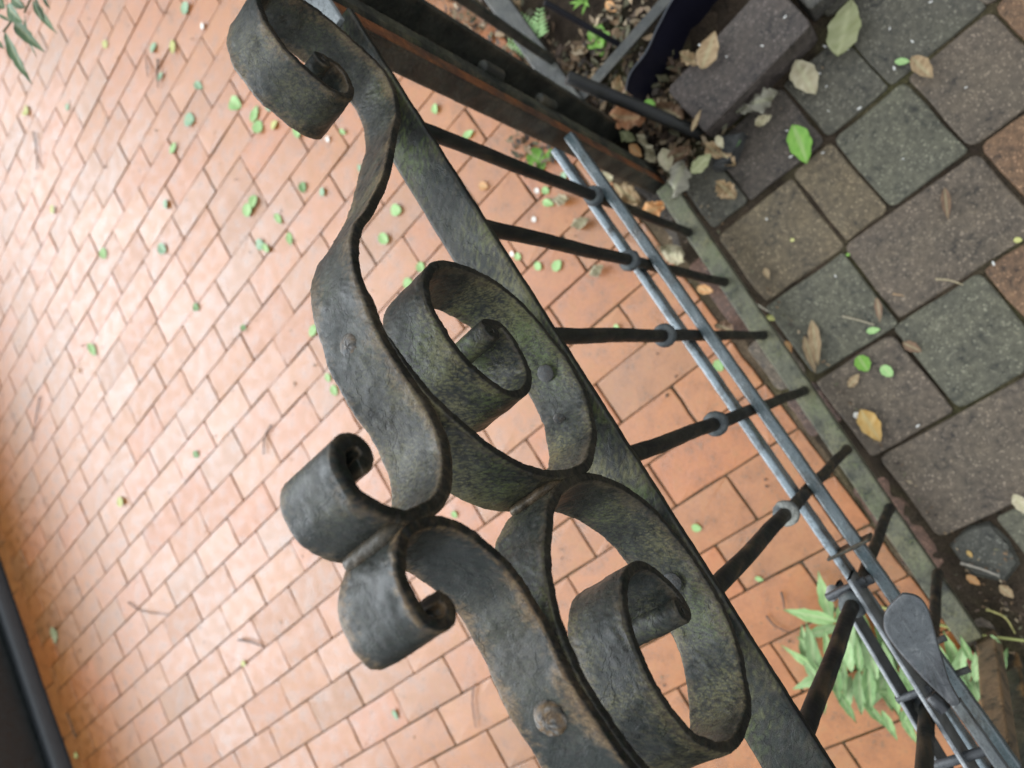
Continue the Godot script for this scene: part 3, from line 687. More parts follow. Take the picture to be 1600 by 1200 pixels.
	leaf("fallen_leaf", Vector2(0.859, -0.099), Vector2(0.827, -0.095), 0.020, 1, "orange", "pale orange leaf at the top edge above the green sprig", "leaf", "leaves heaped in the corner behind the stile")
	leaf("fallen_leaf", Vector2(0.835, -0.206), Vector2(0.826, -0.179), 0.015, 3, "tan", "tan leaf scrap below the fern", "leaf", "leaves heaped in the corner behind the stile")
	leaf("fallen_leaf", Vector2(1.030, -0.239), Vector2(0.989, -0.236), 0.020, 3, "tan", "tan curved leaf at the top edge beside the fern", "leaf", "leaves heaped in the corner behind the stile")
	leaf("fallen_leaf", Vector2(0.275, -0.101), Vector2(0.271, -0.095), 0.004, 0, "yellow", "tiny yellow crumb in the joint by the brown paver", "leaf", "leaves fallen on the ground")


func twigs_on_the_ground() -> void:
	twig("twig", [Vector3(1.909, 0.006, -1.188), Vector3(1.876, 0.006, -1.216), Vector3(1.842, 0.006, -1.240)], 0.0026, Color(0.06, 0.045, 0.035), "straight black twig lying across the orange bricks near the top", "twig", "twigs on the ground")
	twig("twig", [Vector3(2.304, 0.006, -1.891), Vector3(2.238, 0.006, -1.918), Vector3(2.183, 0.006, -1.960)], 0.0026, Color(0.06, 0.045, 0.035), "thin dark twig on the pale bricks below the hanging branch", "twig", "twigs on the ground")
	twig("twig", [Vector3(1.959, 0.006, -1.228), Vector3(1.934, 0.006, -1.244), Vector3(1.907, 0.006, -1.258)], 0.0023, Color(0.2, 0.13, 0.09), "faint brown twig left of the straight black twig", "twig", "twigs on the ground")
	twig("twig", [Vector3(0.742, 0.006, -1.439), Vector3(0.730, 0.006, -1.487), Vector3(0.694, 0.006, -1.519)], 0.0026, Color(0.06, 0.045, 0.035), "dark crooked twig on the bricks left of the joined curls", "twig", "twigs on the ground")
	twig("twig", [Vector3(0.313, 0.006, -1.968), Vector3(0.287, 0.006, -1.920), Vector3(0.252, 0.006, -1.871)], 0.0029, Color(0.06, 0.045, 0.035), "short dark twig on a grey brick at the lower left", "twig", "twigs on the ground")
	twig("twig", [Vector3(-0.117, 0.006, -1.214), Vector3(-0.151, 0.006, -1.243), Vector3(-0.200, 0.006, -1.268)], 0.0023, Color(0.2, 0.12, 0.09), "dull brown twig on the bricks left of the lower scroll", "twig", "twigs on the ground")
	twig("twig", [Vector3(-0.223, 0.006, -0.463), Vector3(-0.237, 0.006, -0.468), Vector3(-0.250, 0.006, -0.475)], 0.0020, Color(0.1, 0.075, 0.06), "short curved dark twig beside the leafy weed", "twig", "twigs on the ground")
	twig("twig", [Vector3(-0.248, 0.006, -0.511), Vector3(-0.269, 0.006, -0.508), Vector3(-0.288, 0.006, -0.493)], 0.0020, Color(0.12, 0.085, 0.065), "longer curved brown twig beside the leafy weed", "twig", "twigs on the ground")
	twig("twig", [Vector3(0.657, 0.006, -2.455), Vector3(0.597, 0.006, -2.394), Vector3(0.524, 0.006, -2.261)], 0.0020, Color(0.06, 0.045, 0.035), "spidery dark stalk on the lower left bricks", "twig", "twigs on the ground")
	twig("twig", [Vector3(-0.297, 0.012, -0.191), Vector3(-0.315, 0.012, -0.173), Vector3(-0.336, 0.012, -0.157)], 0.0023, Color(0.3, 0.27, 0.22), "grey twig on the rounded stone", "twig", "twigs on the ground")
	twig("twig", [Vector3(0.119, 0.006, -0.109), Vector3(0.100, 0.006, -0.094), Vector3(0.079, 0.006, -0.079)], 0.0018, Color(0.3, 0.26, 0.18), "pale grey twig pointing at a green leaf on the paver", "twig", "twigs on the ground")
	twig("twig", [Vector3(0.240, 0.006, -0.218), Vector3(0.222, 0.006, -0.208), Vector3(0.197, 0.006, -0.199)], 0.0020, Color(0.4, 0.36, 0.27), "whitish twig beside the mossy bottom rail", "twig", "twigs on the ground")
	twig("twig", [Vector3(-0.373, 0.006, -0.202), Vector3(-0.393, 0.006, -0.187), Vector3(-0.419, 0.006, -0.189)], 0.0018, Color(0.42, 0.38, 0.14), "yellow curved stem in the soil at the right", "twig", "twigs on the ground")
	twig("twig", [Vector3(0.087, 0.006, 0.029), Vector3(0.073, 0.006, 0.043), Vector3(0.057, 0.006, 0.052)], 0.0016, Color(0.34, 0.28, 0.17), "straw bit in the joint between two mauve pavers", "twig", "twigs on the ground")
	twig("twig", [Vector3(0.104, 0.006, -0.030), Vector3(0.092, 0.006, -0.020)], 0.0014, Color(0.34, 0.22, 0.12), "short brown straw by the joint of four pavers", "twig", "twigs on the ground")
	twig("twig", [Vector3(1.541, 0.006, -2.506), Vector3(1.498, 0.006, -2.584), Vector3(1.443, 0.006, -2.675)], 0.0023, Color(0.06, 0.045, 0.035), "blackened stalk in a joint of the far left bricks", "twig", "twigs on the ground")


func weed_leaflets() -> Array:
	return [
		[Vector2(-0.286, -0.407), Vector2(-0.223, -0.380), 0.035],
		[Vector2(-0.286, -0.398), Vector2(-0.248, -0.455), 0.050],
		[Vector2(-0.305, -0.411), Vector2(-0.298, -0.466), 0.025],
		[Vector2(-0.346, -0.463), Vector2(-0.300, -0.498), 0.060],
		[Vector2(-0.342, -0.455), Vector2(-0.296, -0.467), 0.040],
		[Vector2(-0.367, -0.469), Vector2(-0.369, -0.527), 0.035],
		[Vector2(-0.299, -0.395), Vector2(-0.266, -0.368), 0.050],
		[Vector2(-0.336, -0.367), Vector2(-0.300, -0.358), 0.025],
		[Vector2(-0.364, -0.398), Vector2(-0.325, -0.379), 0.060],
		[Vector2(-0.366, -0.434), Vector2(-0.394, -0.466), 0.040],
		[Vector2(-0.383, -0.418), Vector2(-0.437, -0.451), 0.035],
		[Vector2(-0.389, -0.393), Vector2(-0.429, -0.432), 0.050],
		[Vector2(-0.401, -0.372), Vector2(-0.444, -0.371), 0.025],
		[Vector2(-0.387, -0.360), Vector2(-0.346, -0.347), 0.060],
		[Vector2(-0.419, -0.407), Vector2(-0.433, -0.382), 0.040],
		[Vector2(-0.463, -0.398), Vector2(-0.506, -0.405), 0.035],
		[Vector2(-0.395, -0.460), Vector2(-0.440, -0.464), 0.050],
		[Vector2(-0.443, -0.283), Vector2(-0.378, -0.268), 0.025],
		[Vector2(-0.414, -0.254), Vector2(-0.381, -0.246), 0.060],
		[Vector2(-0.410, -0.286), Vector2(-0.384, -0.283), 0.040],
		[Vector2(-0.453, -0.283), Vector2(-0.478, -0.286), 0.035],
		[Vector2(-0.396, -0.211), Vector2(-0.409, -0.207), 0.050],
		[Vector2(-0.426, -0.224), Vector2(-0.442, -0.228), 0.025],
		[Vector2(-0.360, -0.413), Vector2(-0.313, -0.390), 0.060],
		[Vector2(-0.426, -0.436), Vector2(-0.468, -0.427), 0.040],
		[Vector2(-0.393, -0.383), Vector2(-0.355, -0.366), 0.035],
		[Vector2(-0.343, -0.438), Vector2(-0.299, -0.419), 0.050],
		[Vector2(-0.388, -0.437), Vector2(-0.430, -0.476), 0.025],
		[Vector2(-0.398, -0.341), Vector2(-0.450, -0.345), 0.060],
		[Vector2(-0.361, -0.454), Vector2(-0.335, -0.480), 0.040],
		[Vector2(-0.465, -0.366), Vector2(-0.516, -0.385), 0.035],
		[Vector2(-0.441, -0.413), Vector2(-0.481, -0.419), 0.050],
		[Vector2(-0.374, -0.488), Vector2(-0.344, -0.489), 0.025],
		[Vector2(-0.331, -0.473), Vector2(-0.380, -0.470), 0.060],
		[Vector2(-0.337, -0.481), Vector2(-0.286, -0.458), 0.040],
		[Vector2(-0.348, -0.473), Vector2(-0.415, -0.505), 0.035],
		[Vector2(-0.344, -0.468), Vector2(-0.284, -0.441), 0.050],
		[Vector2(-0.357, -0.465), Vector2(-0.408, -0.466), 0.025],
		[Vector2(-0.349, -0.437), Vector2(-0.400, -0.463), 0.060],
		[Vector2(-0.355, -0.429), Vector2(-0.403, -0.459), 0.040],
		[Vector2(-0.357, -0.430), Vector2(-0.299, -0.397), 0.035],
		[Vector2(-0.357, -0.413), Vector2(-0.301, -0.375), 0.050],
		[Vector2(-0.373, -0.412), Vector2(-0.316, -0.378), 0.025],
		[Vector2(-0.373, -0.392), Vector2(-0.427, -0.424), 0.060],
		[Vector2(-0.379, -0.398), Vector2(-0.313, -0.387), 0.040],
		[Vector2(-0.388, -0.389), Vector2(-0.449, -0.407), 0.035],
		[Vector2(-0.383, -0.385), Vector2(-0.326, -0.369), 0.050],
		[Vector2(-0.393, -0.379), Vector2(-0.435, -0.424), 0.025],
		[Vector2(-0.382, -0.368), Vector2(-0.323, -0.369), 0.060],
		[Vector2(-0.389, -0.360), Vector2(-0.449, -0.396), 0.040],
		[Vector2(-0.390, -0.361), Vector2(-0.323, -0.349), 0.035],
		[Vector2(-0.389, -0.344), Vector2(-0.438, -0.367), 0.050],
		[Vector2(-0.396, -0.351), Vector2(-0.344, -0.343), 0.025],
		[Vector2(-0.393, -0.332), Vector2(-0.445, -0.364), 0.060],
		[Vector2(-0.409, -0.330), Vector2(-0.461, -0.390), 0.040],
		[Vector2(-0.411, -0.331), Vector2(-0.348, -0.343), 0.035],
		[Vector2(-0.414, -0.319), Vector2(-0.470, -0.370), 0.050],
		[Vector2(-0.422, -0.325), Vector2(-0.370, -0.318), 0.025],
		[Vector2(-0.414, -0.321), Vector2(-0.386, -0.300), 0.060],
		[Vector2(-0.423, -0.312), Vector2(-0.458, -0.338), 0.040],
		[Vector2(-0.425, -0.313), Vector2(-0.374, -0.288), 0.035],
		[Vector2(-0.425, -0.298), Vector2(-0.455, -0.301), 0.050],
		[Vector2(-0.433, -0.304), Vector2(-0.407, -0.274), 0.025],
		[Vector2(-0.428, -0.285), Vector2(-0.479, -0.299), 0.060],
		[Vector2(-0.435, -0.290), Vector2(-0.396, -0.253), 0.040],
		[Vector2(-0.447, -0.283), Vector2(-0.481, -0.299), 0.035],
		[Vector2(-0.441, -0.279), Vector2(-0.403, -0.262), 0.050],
		[Vector2(-0.454, -0.272), Vector2(-0.491, -0.301), 0.025],
		[Vector2(-0.441, -0.265), Vector2(-0.409, -0.244), 0.060],
		[Vector2(-0.446, -0.253), Vector2(-0.475, -0.277), 0.040],
		[Vector2(-0.454, -0.244), Vector2(-0.424, -0.208), 0.035]]

# ---------------------------------------------------------------- the place
func _ready() -> void:
	rng.seed = 7
	# camera: held about 1.28 m above the ground, looking down over the gate, turned on its side
	var cam := Camera3D.new()
	cam.name = "camera"
	cam.transform = Transform3D(Basis(Vector3(-0.49832, -0.53463, 0.68254), Vector3(0.82761, -0.05876, 0.55821), Vector3(-0.25833, 0.84304, 0.47175)), Vector3(0, 1.28, 0))
	var lens := CameraAttributesPhysical.new()
	lens.frustum_focal_length = 21.8
	lens.frustum_near = 0.02
	lens.frustum_far = 200.0
	lens.frustum_focus_distance = 0.44
	lens.exposure_aperture = 6.6
	cam.attributes = lens
	cam.fov = rad_to_deg(2.0 * atan(600.0 / 1090.0))
	cam.near = 0.02
	cam.far = 200.0
	add_child(cam)
	# overcast sky, brightest round a veiled sun beyond the gate
	var we := WorldEnvironment.new()
	we.name = "world"
	var env := Environment.new()
	env.background_mode = Environment.BG_SKY
	var sky := Sky.new()
	var sm := ProceduralSkyMaterial.new()
	sm.sky_top_color = Color(0.84, 0.87, 0.90)
	sm.sky_horizon_color = Color(0.88, 0.90, 0.92)
	sm.sky_curve = 0.3
	sm.ground_bottom_color = Color(0.25, 0.24, 0.22)
	sm.ground_horizon_color = Color(0.55, 0.55, 0.54)
	sm.sky_energy_multiplier = 1.0
	sky.sky_material = sm
	env.sky = sky
	env.tonemap_mode = Environment.TONE_MAPPER_LINEAR
	env.tonemap_exposure = 1.6
	env.sdfgi_enabled = true
	env.ssao_enabled = true
	env.ssil_enabled = true
	we.environment = env
	add_child(we)
	var sun := DirectionalLight3D.new()
	sun.name = "veiled_sun"
	sun.light_energy = 0.92
	sun.light_color = Color(0.95, 0.975, 1.0)
	sun.light_angular_distance = 58
	sun.shadow_enabled = true
	sun.look_at_from_position(Vector3(0.80, 1.10, -1.85), Vector3.ZERO)
	add_child(sun)

	n1.noise_type = FastNoiseLite.TYPE_SIMPLEX_SMOOTH; n1.frequency = 0.1; n1.fractal_octaves = 3; n1.seed = 5
	n2.noise_type = FastNoiseLite.TYPE_SIMPLEX_SMOOTH; n2.frequency = 0.25; n2.fractal_octaves = 2; n2.seed = 9
	n3.noise_type = FastNoiseLite.TYPE_SIMPLEX_SMOOTH; n3.frequency = 0.3; n3.fractal_octaves = 1; n3.seed = 13
	for t in ["brick", "paver", "iron"]: make_textures(t)
	M.brick = surface("brick", 2.6, 0.465, 1.0, 0.35)
	M.brick_smooth = surface("brick", 2.6, 0.44, 1.0, 0.3)
	M.brick_rough = surface("brick", 2.6, 0.49, 1.0, 0.5)
	M.paver = surface("paver", 2.2, 0.72, 0.4, 1.2)
	M.iron = surface("iron", 4.6, 0.56, 0.36, 0.6)
	M.matte = surface("iron", 4.0, 0.70, 0.35, 0.5)
	M.worn = surface("iron", 5.0, 0.46, 0.6, 0.6)
	M.soil = surface("paver", 5.0, 0.95, 0.2, 2.0)
	M.leaf = surface("", 1.0, 0.55, 0.4, 0.0)
	M.leaf.cull_mode = BaseMaterial3D.CULL_DISABLED
	M.leaf.backlight_enabled = true
	M.leaf.backlight = Color(0.08, 0.1, 0.04)
	M.plastic = surface("", 1.0, 0.30, 0.5, 0.0)
	M.plastic.cull_mode = BaseMaterial3D.CULL_DISABLED

	ground()
	red_paving()
	grey_paving()
	plinth()
	gate()
	gate_posts()
	corner_things()
	weed()
	small_plants()
	hanging_branch()
	leaves_on_the_ground()
	twigs_on_the_ground()
	litter()


func ground() -> void:
	var m := MB.new()
	m.flat_quad(Vector3(-60, 0, 60), Vector3(60, 0, 60), Vector3(60, 0, -60), Vector3(-60, 0, -60), Color(0.14, 0.10, 0.072))
	var o := obj("ground", m.build(), M.soil)
	o.position.y = -0.045
	tag(o, "dark brown soil under and around the paving", "ground", "", "structure")
	# the soil between the gate's post and the pavers, a little heaped
	var s := MB.new()
	var nx := 60; var nz := 50
	for i in nx:
		for j in nz:
			var x := lerpf(0.36, 1.5, float(i) / (nx - 1)); var z := lerpf(-0.62, 0.20, float(j) / (nz - 1))
			var in_ := smoothstep(0.505, 0.60, x) * smoothstep(0.16, 0.10, z) * smoothstep(-0.58, -0.25 - 0.0 * x, z)
			var y := -0.035 + in_ * (0.030 + 0.016 * n1.get_noise_2d(x * 160.0, z * 160.0) + 0.006 * n2.get_noise_2d(x * 500.0, z * 500.0))
			s.pt(Vector3(x, y, z), Color(0.095, 0.070, 0.052) * (1.0 + 0.5 * n2.get_noise_2d(x * 300.0, z * 300.0)))
	for i in nx - 1:
		for j in nz - 1:
			s.quad(i * nz + j, i * nz + j + 1, (i + 1) * nz + j + 1, (i + 1) * nz + j)
	tag(obj("soil", s.build(), M.soil), "damp dark soil in the corner behind the gate", "soil", "", "structure")


# joint bed: a sheet just under the tops of bricks
func bed(poly: Array, y: float, col: Color, called: String, label: String) -> MeshInstance3D:
	var m := MB.new()
	var nx := 220; var nz := 130
	for i in nx:
		for j in nz:
			var p: Vector3 = (poly[0] as Vector3).lerp(poly[1], float(i) / (nx - 1))
			p.z = lerpf(poly[0].z, poly[2].z, float(j) / (nz - 1))
			var a := n1.get_noise_2d(p.x * 60.0, p.z * 60.0); var f := n2.get_noise_2d(p.x * 90.0, p.z * 90.0)
			var cc := col.lerp(col * 0.45, clampf(0.3 + 1.4 * a, 0, 1)).lerp(Color(0.17, 0.16, 0.075), clampf(-0.1 + 1.6 * n1.get_noise_2d(p.x * 35.0 + 90.0, p.z * 35.0), 0, 0.7))
			m.pt(p + Vector3(0, 0.0008 * f + 0.0006 * a, 0), cc)
	for i in nx - 1:
		for j in nz - 1:
			m.quad(i * nz + j, (i + 1) * nz + j, (i + 1) * nz + j + 1, i * nz + j + 1)
	var o := obj(called, m.build(), M.soil)
	o.position.y = y
	tag(o, label, "paving", "", "structure")
	return o


func red_paving() -> void:
	var p := bed([Vector3(-1.2, 0, -0.262), Vector3(3.8, 0, -0.262), Vector3(3.8, 0, -3.27), Vector3(-1.2, 0, -3.27)], -0.0040, Color(0.31, 0.225, 0.150), "brick_pavement", "worn red brick paving in straight courses beyond the gate")
	var tones := [Color(0.411, 0.133, 0.021), Color(0.416, 0.137, 0.022), Color(0.403, 0.134, 0.022), Color(0.406, 0.141, 0.025), Color(0.388, 0.131, 0.023), Color(0.422, 0.126, 0.016), Color(0.372, 0.133, 0.026), Color(0.416, 0.145, 0.025), Color(0.406, 0.128, 0.019), Color(0.353, 0.131, 0.028)]
	var meshes := []
	var W := 0.0957; var L := 0.2085
	for k in tones.size() * 2:
		meshes.append(block(L - 0.0032, W - 0.0032, 0.05, 0.0014, 0.3, tones[k % tones.size()], 100 + k))
	var half := []
	for k in 6: half.append(block(0.5 * L - 0.006, W - 0.0032, 0.05, 0.0014, 0.3, tones[(k * 3) % tones.size()], 300 + k))
	var tilt := atan(0.0259)
	var list := []
	# inside the ground that can be seen, with a margin
	var inside := func(x: float, z: float) -> bool:
		var lower := (x - (-0.19)) * (-3.28 + 1.62) - (z + 1.62) * (0.32 + 0.19)   # side of the line down the left of the place
		var near_low := x > -0.75
		var far := (z + 3.309) * (2.861 - 1.178) - (x - 1.178) * (-1.763 + 3.309)     # beyond the far left corner
		var right := (z + 0.24) * (2.861 - 1.044) - (x - 1.044) * (-1.763 + 0.24)
		return near_low and lower < 0.75 and far > -0.75 and right < 0.85
	for k in range(-9, 42):
		var u := 0.0083 + (k + 0.5) * W
		var g := RandomNumberGenerator.new(); g.seed = 1000 + k
		var phase := (-0.535 if posmod(k, 2) == 0 else -0.42) + g.randf_range(-0.012, 0.012)
		if k == 15 or k == 14: phase = -0.36 - (0.06 if k == 14 else 0.0)
		var jit := []
		for n in 20: jit.append(g.randf_range(-0.006, 0.006))
		for n in range(-1, 15):
			var w1: float = phase - (n - 1) * L + jit[n + 1]         # nearer end
			var w0: float = phase - n * L + jit[n + 2]
			w1 = minf(w1, -0.272)
			w0 = maxf(w0, -3.165)
			if w1 - w0 < 0.03: continue
			var wc := (w0 + w1) / 2
			var x := u * cos(tilt) + wc * sin(-tilt) * -1.0
			x = u + 0.0259 * wc
			var z := wc - 0.0259 * u
			if not inside.call(x, z): continue
			list.append({"d": Vector3(x, -1.28, z).length(), "x": x, "z": z, "len": w1 - w0, "k": k, "pick": g.randi()})
	# a row along the black plinth
	for i in range(0, 24):
		var g := RandomNumberGenerator.new(); g.seed = 5000 + i
		list.append({"d": 9.0 + i, "x": -0.3 + i * 0.2085, "z": -3.218, "len": L, "k": 99, "pick": g.randi(), "turn": true})
	list.sort_custom(func(a, b): return a.d < b.d)
	var rest := MB.new()
	for i in list.size():
		var b: Dictionary = list[i]
		var g := RandomNumberGenerator.new(); g.seed = b.pick
		var mesh: ArrayMesh
		var s := 1.0
		if b.len < 0.75 * L:
			mesh = half[b.pick % half.size()]; s = (b.len - 0.005) / (0.5 * L - 0.006)
			s *= g.randf_range(0.97, 1.0)
		else:
			mesh = meshes[b.pick % meshes.size()]; s = (b.len - 0.0035) / (L - 0.0032)
		var rot := PI / 2 + tilt + (PI if g.randf() < 0.5 else 0.0) + g.randf_range(-0.006, 0.006)
		if b.has("turn"): rot = g.randf_range(-0.01, 0.01)
		var bas := Basis.from_euler(Vector3(g.randf_range(-0.007, 0.007), rot, g.randf_range(-0.005, 0.005))) * Basis.from_scale(Vector3(s, 1, 1))
		var at := Vector3(b.x, g.randf_range(-0.0012, 0.0012) - (0.0008 if g.randf() < 0.12 else 0.0), b.z)
		if i < 299:
			var o := obj("brick", mesh, [M.brick, M.brick, M.brick_smooth, M.brick_rough][g.randi() % 4], p)
			o.transform = Transform3D(bas, at + Vector3(0, 0.0040, 0))
		else:
			var a := mesh.surface_get_arrays(0)
			var off := rest.v.size()
			for q in a[Mesh.ARRAY_VERTEX]: rest.v.append(bas * q + at)
			rest.c.append_array(a[Mesh.ARRAY_COLOR])
			for q in a[Mesh.ARRAY_INDEX]: rest.ix.append(off + q)
	var o := obj("far_bricks", rest.build(), M.brick, p)
	o.position.y = 0.0040
	o.set_meta("kind", "stuff")


func grey_paving() -> void:
	var p := bed([Vector3(-1.2, 0, 0.75), Vector3(1.3, 0, 0.75), Vector3(1.3, 0, -0.264), Vector3(-1.2, 0, -0.264)], -0.0045, Color(0.130, 0.098, 0.068), "paver_pavement", "grey and mauve concrete pavers of mixed sizes on the near side of the gate")
	var olive := Color(0.240, 0.228, 0.165); var mauve := Color(0.265, 0.208, 0.155); var grey := Color(0.200, 0.185, 0.142); var tan_ := Color(0.285, 0.220, 0.138); var rust := Color(0.365, 0.215, 0.125); var dark := Color(0.165, 0.135, 0.108)
	# x from, x to, z from, z to
	var list := [
		[0.378, 0.530, 0.152, 0.305, grey], [0.378, 0.530, 0.305, 0.46, mauve], [0.535, 0.690, 0.150, 0.30, grey], [0.535, 0.690, 0.305, 0.46, tan_], [0.695, 0.85, 0.15, 0.38, mauve],
		[0.378, 0.500, 0.040, 0.148, grey], [0.375, 0.500, -0.112, 0.034, dark], [0.378, 0.490, -0.190, -0.116, grey],
		[0.222, 0.372, 0.175, 0.305, mauve], [0.222, 0.372, 0.310, 0.46, rust], [0.220, 0.370, 0.045, 0.170, olive], [0.218, 0.368, -0.034, 0.040, tan_], [0.212, 0.362, -0.194, -0.040, tan_],
		[0.066, 0.212, -0.044, 0.178, mauve], [0.066, 0.216, 0.184, 0.260, rust], [0.066, 0.216, 0.265, 0.46, olive], [0.060, 0.206, -0.200, -0.050, olive],
		[-0.098, 0.060, -0.060, 0.080, olive], [-0.098, 0.060, 0.086, 0.170, rust], [-0.098, 0.060, 0.176, 0.40, mauve], [-0.098, 0.052, -0.205, -0.067, mauve],
		[-0.253, -0.104, -0.196, 0.045, mauve], [-0.253, -0.104, 0.050, 0.20, rust], [-0.253, -0.104, 0.206, 0.40, grey],
		[-0.415, -0.262, -0.112, 0.02, olive], [-0.415, -0.262, 0.026, 0.24, mauve], [-0.57, -0.42, -0.10, 0.08, grey], [-0.57, -0.42, -0.17, -0.106, dark], [-0.73, -0.576, -0.17, 0.06, mauve], [-0.57, -0.42, 0.086, 0.30, tan_],
	]
	for i in list.size():
		var q: Array = list[i]
		var lx: float = q[1] - q[0]; var lz: float = q[3] - q[2]
		var o := obj("paver", block(lx + 0.0015, lz + 0.0015, 0.05, 0.0034, 0.6, q[4], 700 + i), M.paver, p)
		o.position = Vector3((q[0] + q[1]) / 2, 0.0045 + rng.randf_range(-0.0025, 0.0025), (q[2] + q[3]) / 2)
		o.rotation = Vector3(rng.randf_range(-0.012, 0.012), rng.randf_range(-0.012, 0.012), rng.randf_range(-0.012, 0.012))
	# the row under the gate, along the ends of the red bricks
	var x := -0.62
	var k := 0
	while x < 0.52:
		var l := rng.randf_range(0.09, 0.21)
		var c: Color = [Color(0.24, 0.150, 0.115), mauve, Color(0.27, 0.155, 0.11), dark][k % 4]
		var o := obj("paver", block(l - 0.008, 0.062, 0.05, 0.004, 0.9, c, 900 + k), M.paver, p)
		o.position = Vector3(x + l / 2, 0.001 + rng.randf_range(-0.003, 0.002), -0.2365)
		o.rotation.y = rng.randf_range(-0.02, 0.02)
		x += l; k += 1
	# the worn rounded stone at the right of the photo and a broken paver in the corner
	var m := MB.new()
	plate(m, [Vector2(-0.270, -0.190), Vector2(-0.256, -0.150), Vector2(-0.263, -0.122), Vector2(-0.300, -0.116), Vector2(-0.335, -0.124), Vector2(-0.352, -0.158), Vector2(-0.322, -0.192)], -0.035, 0.042, 0.007, func(_p: Vector3) -> Color: return Color(0.165, 0.162, 0.135))
	var stone := obj("paver", m.build(), M.paver, p)
	stone.set_meta("label", "small rounded grey stone with worn corners")
	var w := MB.new()
	plate(w, [Vector2(0.500, -0.092), Vector2(0.470, -0.052), Vector2(0.440, -0.098), Vector2(0.455, -0.128)], -0.02, 0.055, 0.006, func(_p: Vector3) -> Color: return Color(0.095, 0.095, 0.094))
	tag(obj("paver_fragment", w.build(), M.paver), "dark broken paver corner lying tilted under an olive leaf", "paver fragment")


func plinth() -> void:
	var m := MB.new()
	bar_box(m, Vector3(-1.2, -0.04, -5.5), Vector3(4.2, 0.42, -3.335), 0.03, Color(0.007, 0.008, 0.011))
	var t := thing("black_plinth", "long black painted plinth at the lower left edge of the red bricks", "plinth")
	obj("plinth_body", m.build(), M.worn, t)
	var s := MB.new()
	bar_box(s, Vector3(-1.2, -0.04, -3.332), Vector3(4.2, 0.055, -3.275), 0.014, Color(0.026, 0.029, 0.033))
	obj("skirting", s.build(), M.worn, t)


func iron_bar(lo: Vector3, hi: Vector3, rusty: float, mossy: float, bevel := 0.0012, axis := 0, worn := 0.0, rust_face := Vector3.ZERO, wear_sheen_tone := Color(0.27, 0.31, 0.33)) -> ArrayMesh:
	# a straight bar along x (0), y (1) or z (2), finely divided so that its paint can vary
	var m := MB.new()
	var size := hi - lo
	var n := maxi(2, int(size[axis] / 0.0022))
	var a1: int = (axis + 1) % 3; var a2: int = (axis + 2) % 3
	var prof := []
	var f1 := int(clampf(size[a1] / 0.0022, 2, 18)); var f2 := int(clampf(size[a2] / 0.0022, 2, 18))
	for k in f1 + 1: prof.append([lerpf(lo[a1] + bevel, hi[a1] - bevel, float(k) / f1), lo[a2], 0, -1])
	for k in f2 + 1: prof.append([hi[a1], lerpf(lo[a2] + bevel, hi[a2] - bevel, float(k) / f2), 1, 0])
	for k in f1 + 1: prof.append([lerpf(hi[a1] - bevel, lo[a1] + bevel, float(k) / f1), hi[a2], 0, 1])
	for k in f2 + 1: prof.append([lo[a1], lerpf(hi[a2] - bevel, lo[a2] + bevel, float(k) / f2), -1, 0])
	var mid := (lo + hi) / 2
	for i in n + 1:
		for q in prof:
			var p := Vector3.ZERO
			p[axis] = lerpf(lo[axis], hi[axis], float(i) / n)
			p[a1] = q[0]; p[a2] = q[1]
			var o := Vector3.ZERO
			o[a1] = q[2]; o[a2] = q[3]
			var s := p * 1000.0
			p += o * (0.0005 * n1.get_noise_3dv(s * 0.45) + 0.00025 * n2.get_noise_3dv(s * 1.4))
			var e1 := absf(p[a1] - mid[a1]) / (size[a1] / 2); var e2 := absf(p[a2] - mid[a2]) / (size[a2] / 2)
			var cc := iron(p, o.y, minf(e1, e2), rusty, mossy)
			if absf(o.z) > 0.5 and axis == 0: cc = cc * 0.4  # long bars: upright side faces painted darker, standing in for shade
			if worn > 0.0: cc = cc.lerp(wear_sheen_tone, worn * clampf(1.0 + 1.6 * n1.get_noise_3dv(s * 0.28 + Vector3(0, 0, 400)) + 0.5 * n2.get_noise_3dv(s), 0.0, 1.0))  # overlaid tone: wear on some bars, painted sky sheen on the middle rails
			if rust_face != Vector3.ZERO and o.dot(rust_face) > 0.5: cc = cc.lerp(Color(0.235, 0.085, 0.030).lerp(Color(0.13, 0.055, 0.03), clampf(0.5 + n1.get_noise_3dv(s * 0.3), 0, 1)), clampf(0.75 + 1.2 * n1.get_noise_3dv(s * 0.15), 0, 1))
			m.pt(p, cc)
	var np := prof.size()
	for i in n:
		for j in np:
			var j2 := (j + 1) % np
			m.quad(i * np + j, i * np + j2, (i + 1) * np + j2, (i + 1) * np + j)
	for e in [0, n]:
		var cp := mid; cp[axis] = lo[axis] if e == 0 else hi[axis]
		var ci := m.pt(cp, iron(cp, 0.5, 0.0, rusty, mossy))
		for j in np:
			var j2 := (j + 1) % np
			if e == 0: m.tri(ci, j2, j)
			else: m.tri(ci, e * np + j, e * np + j2)
	return m.build()


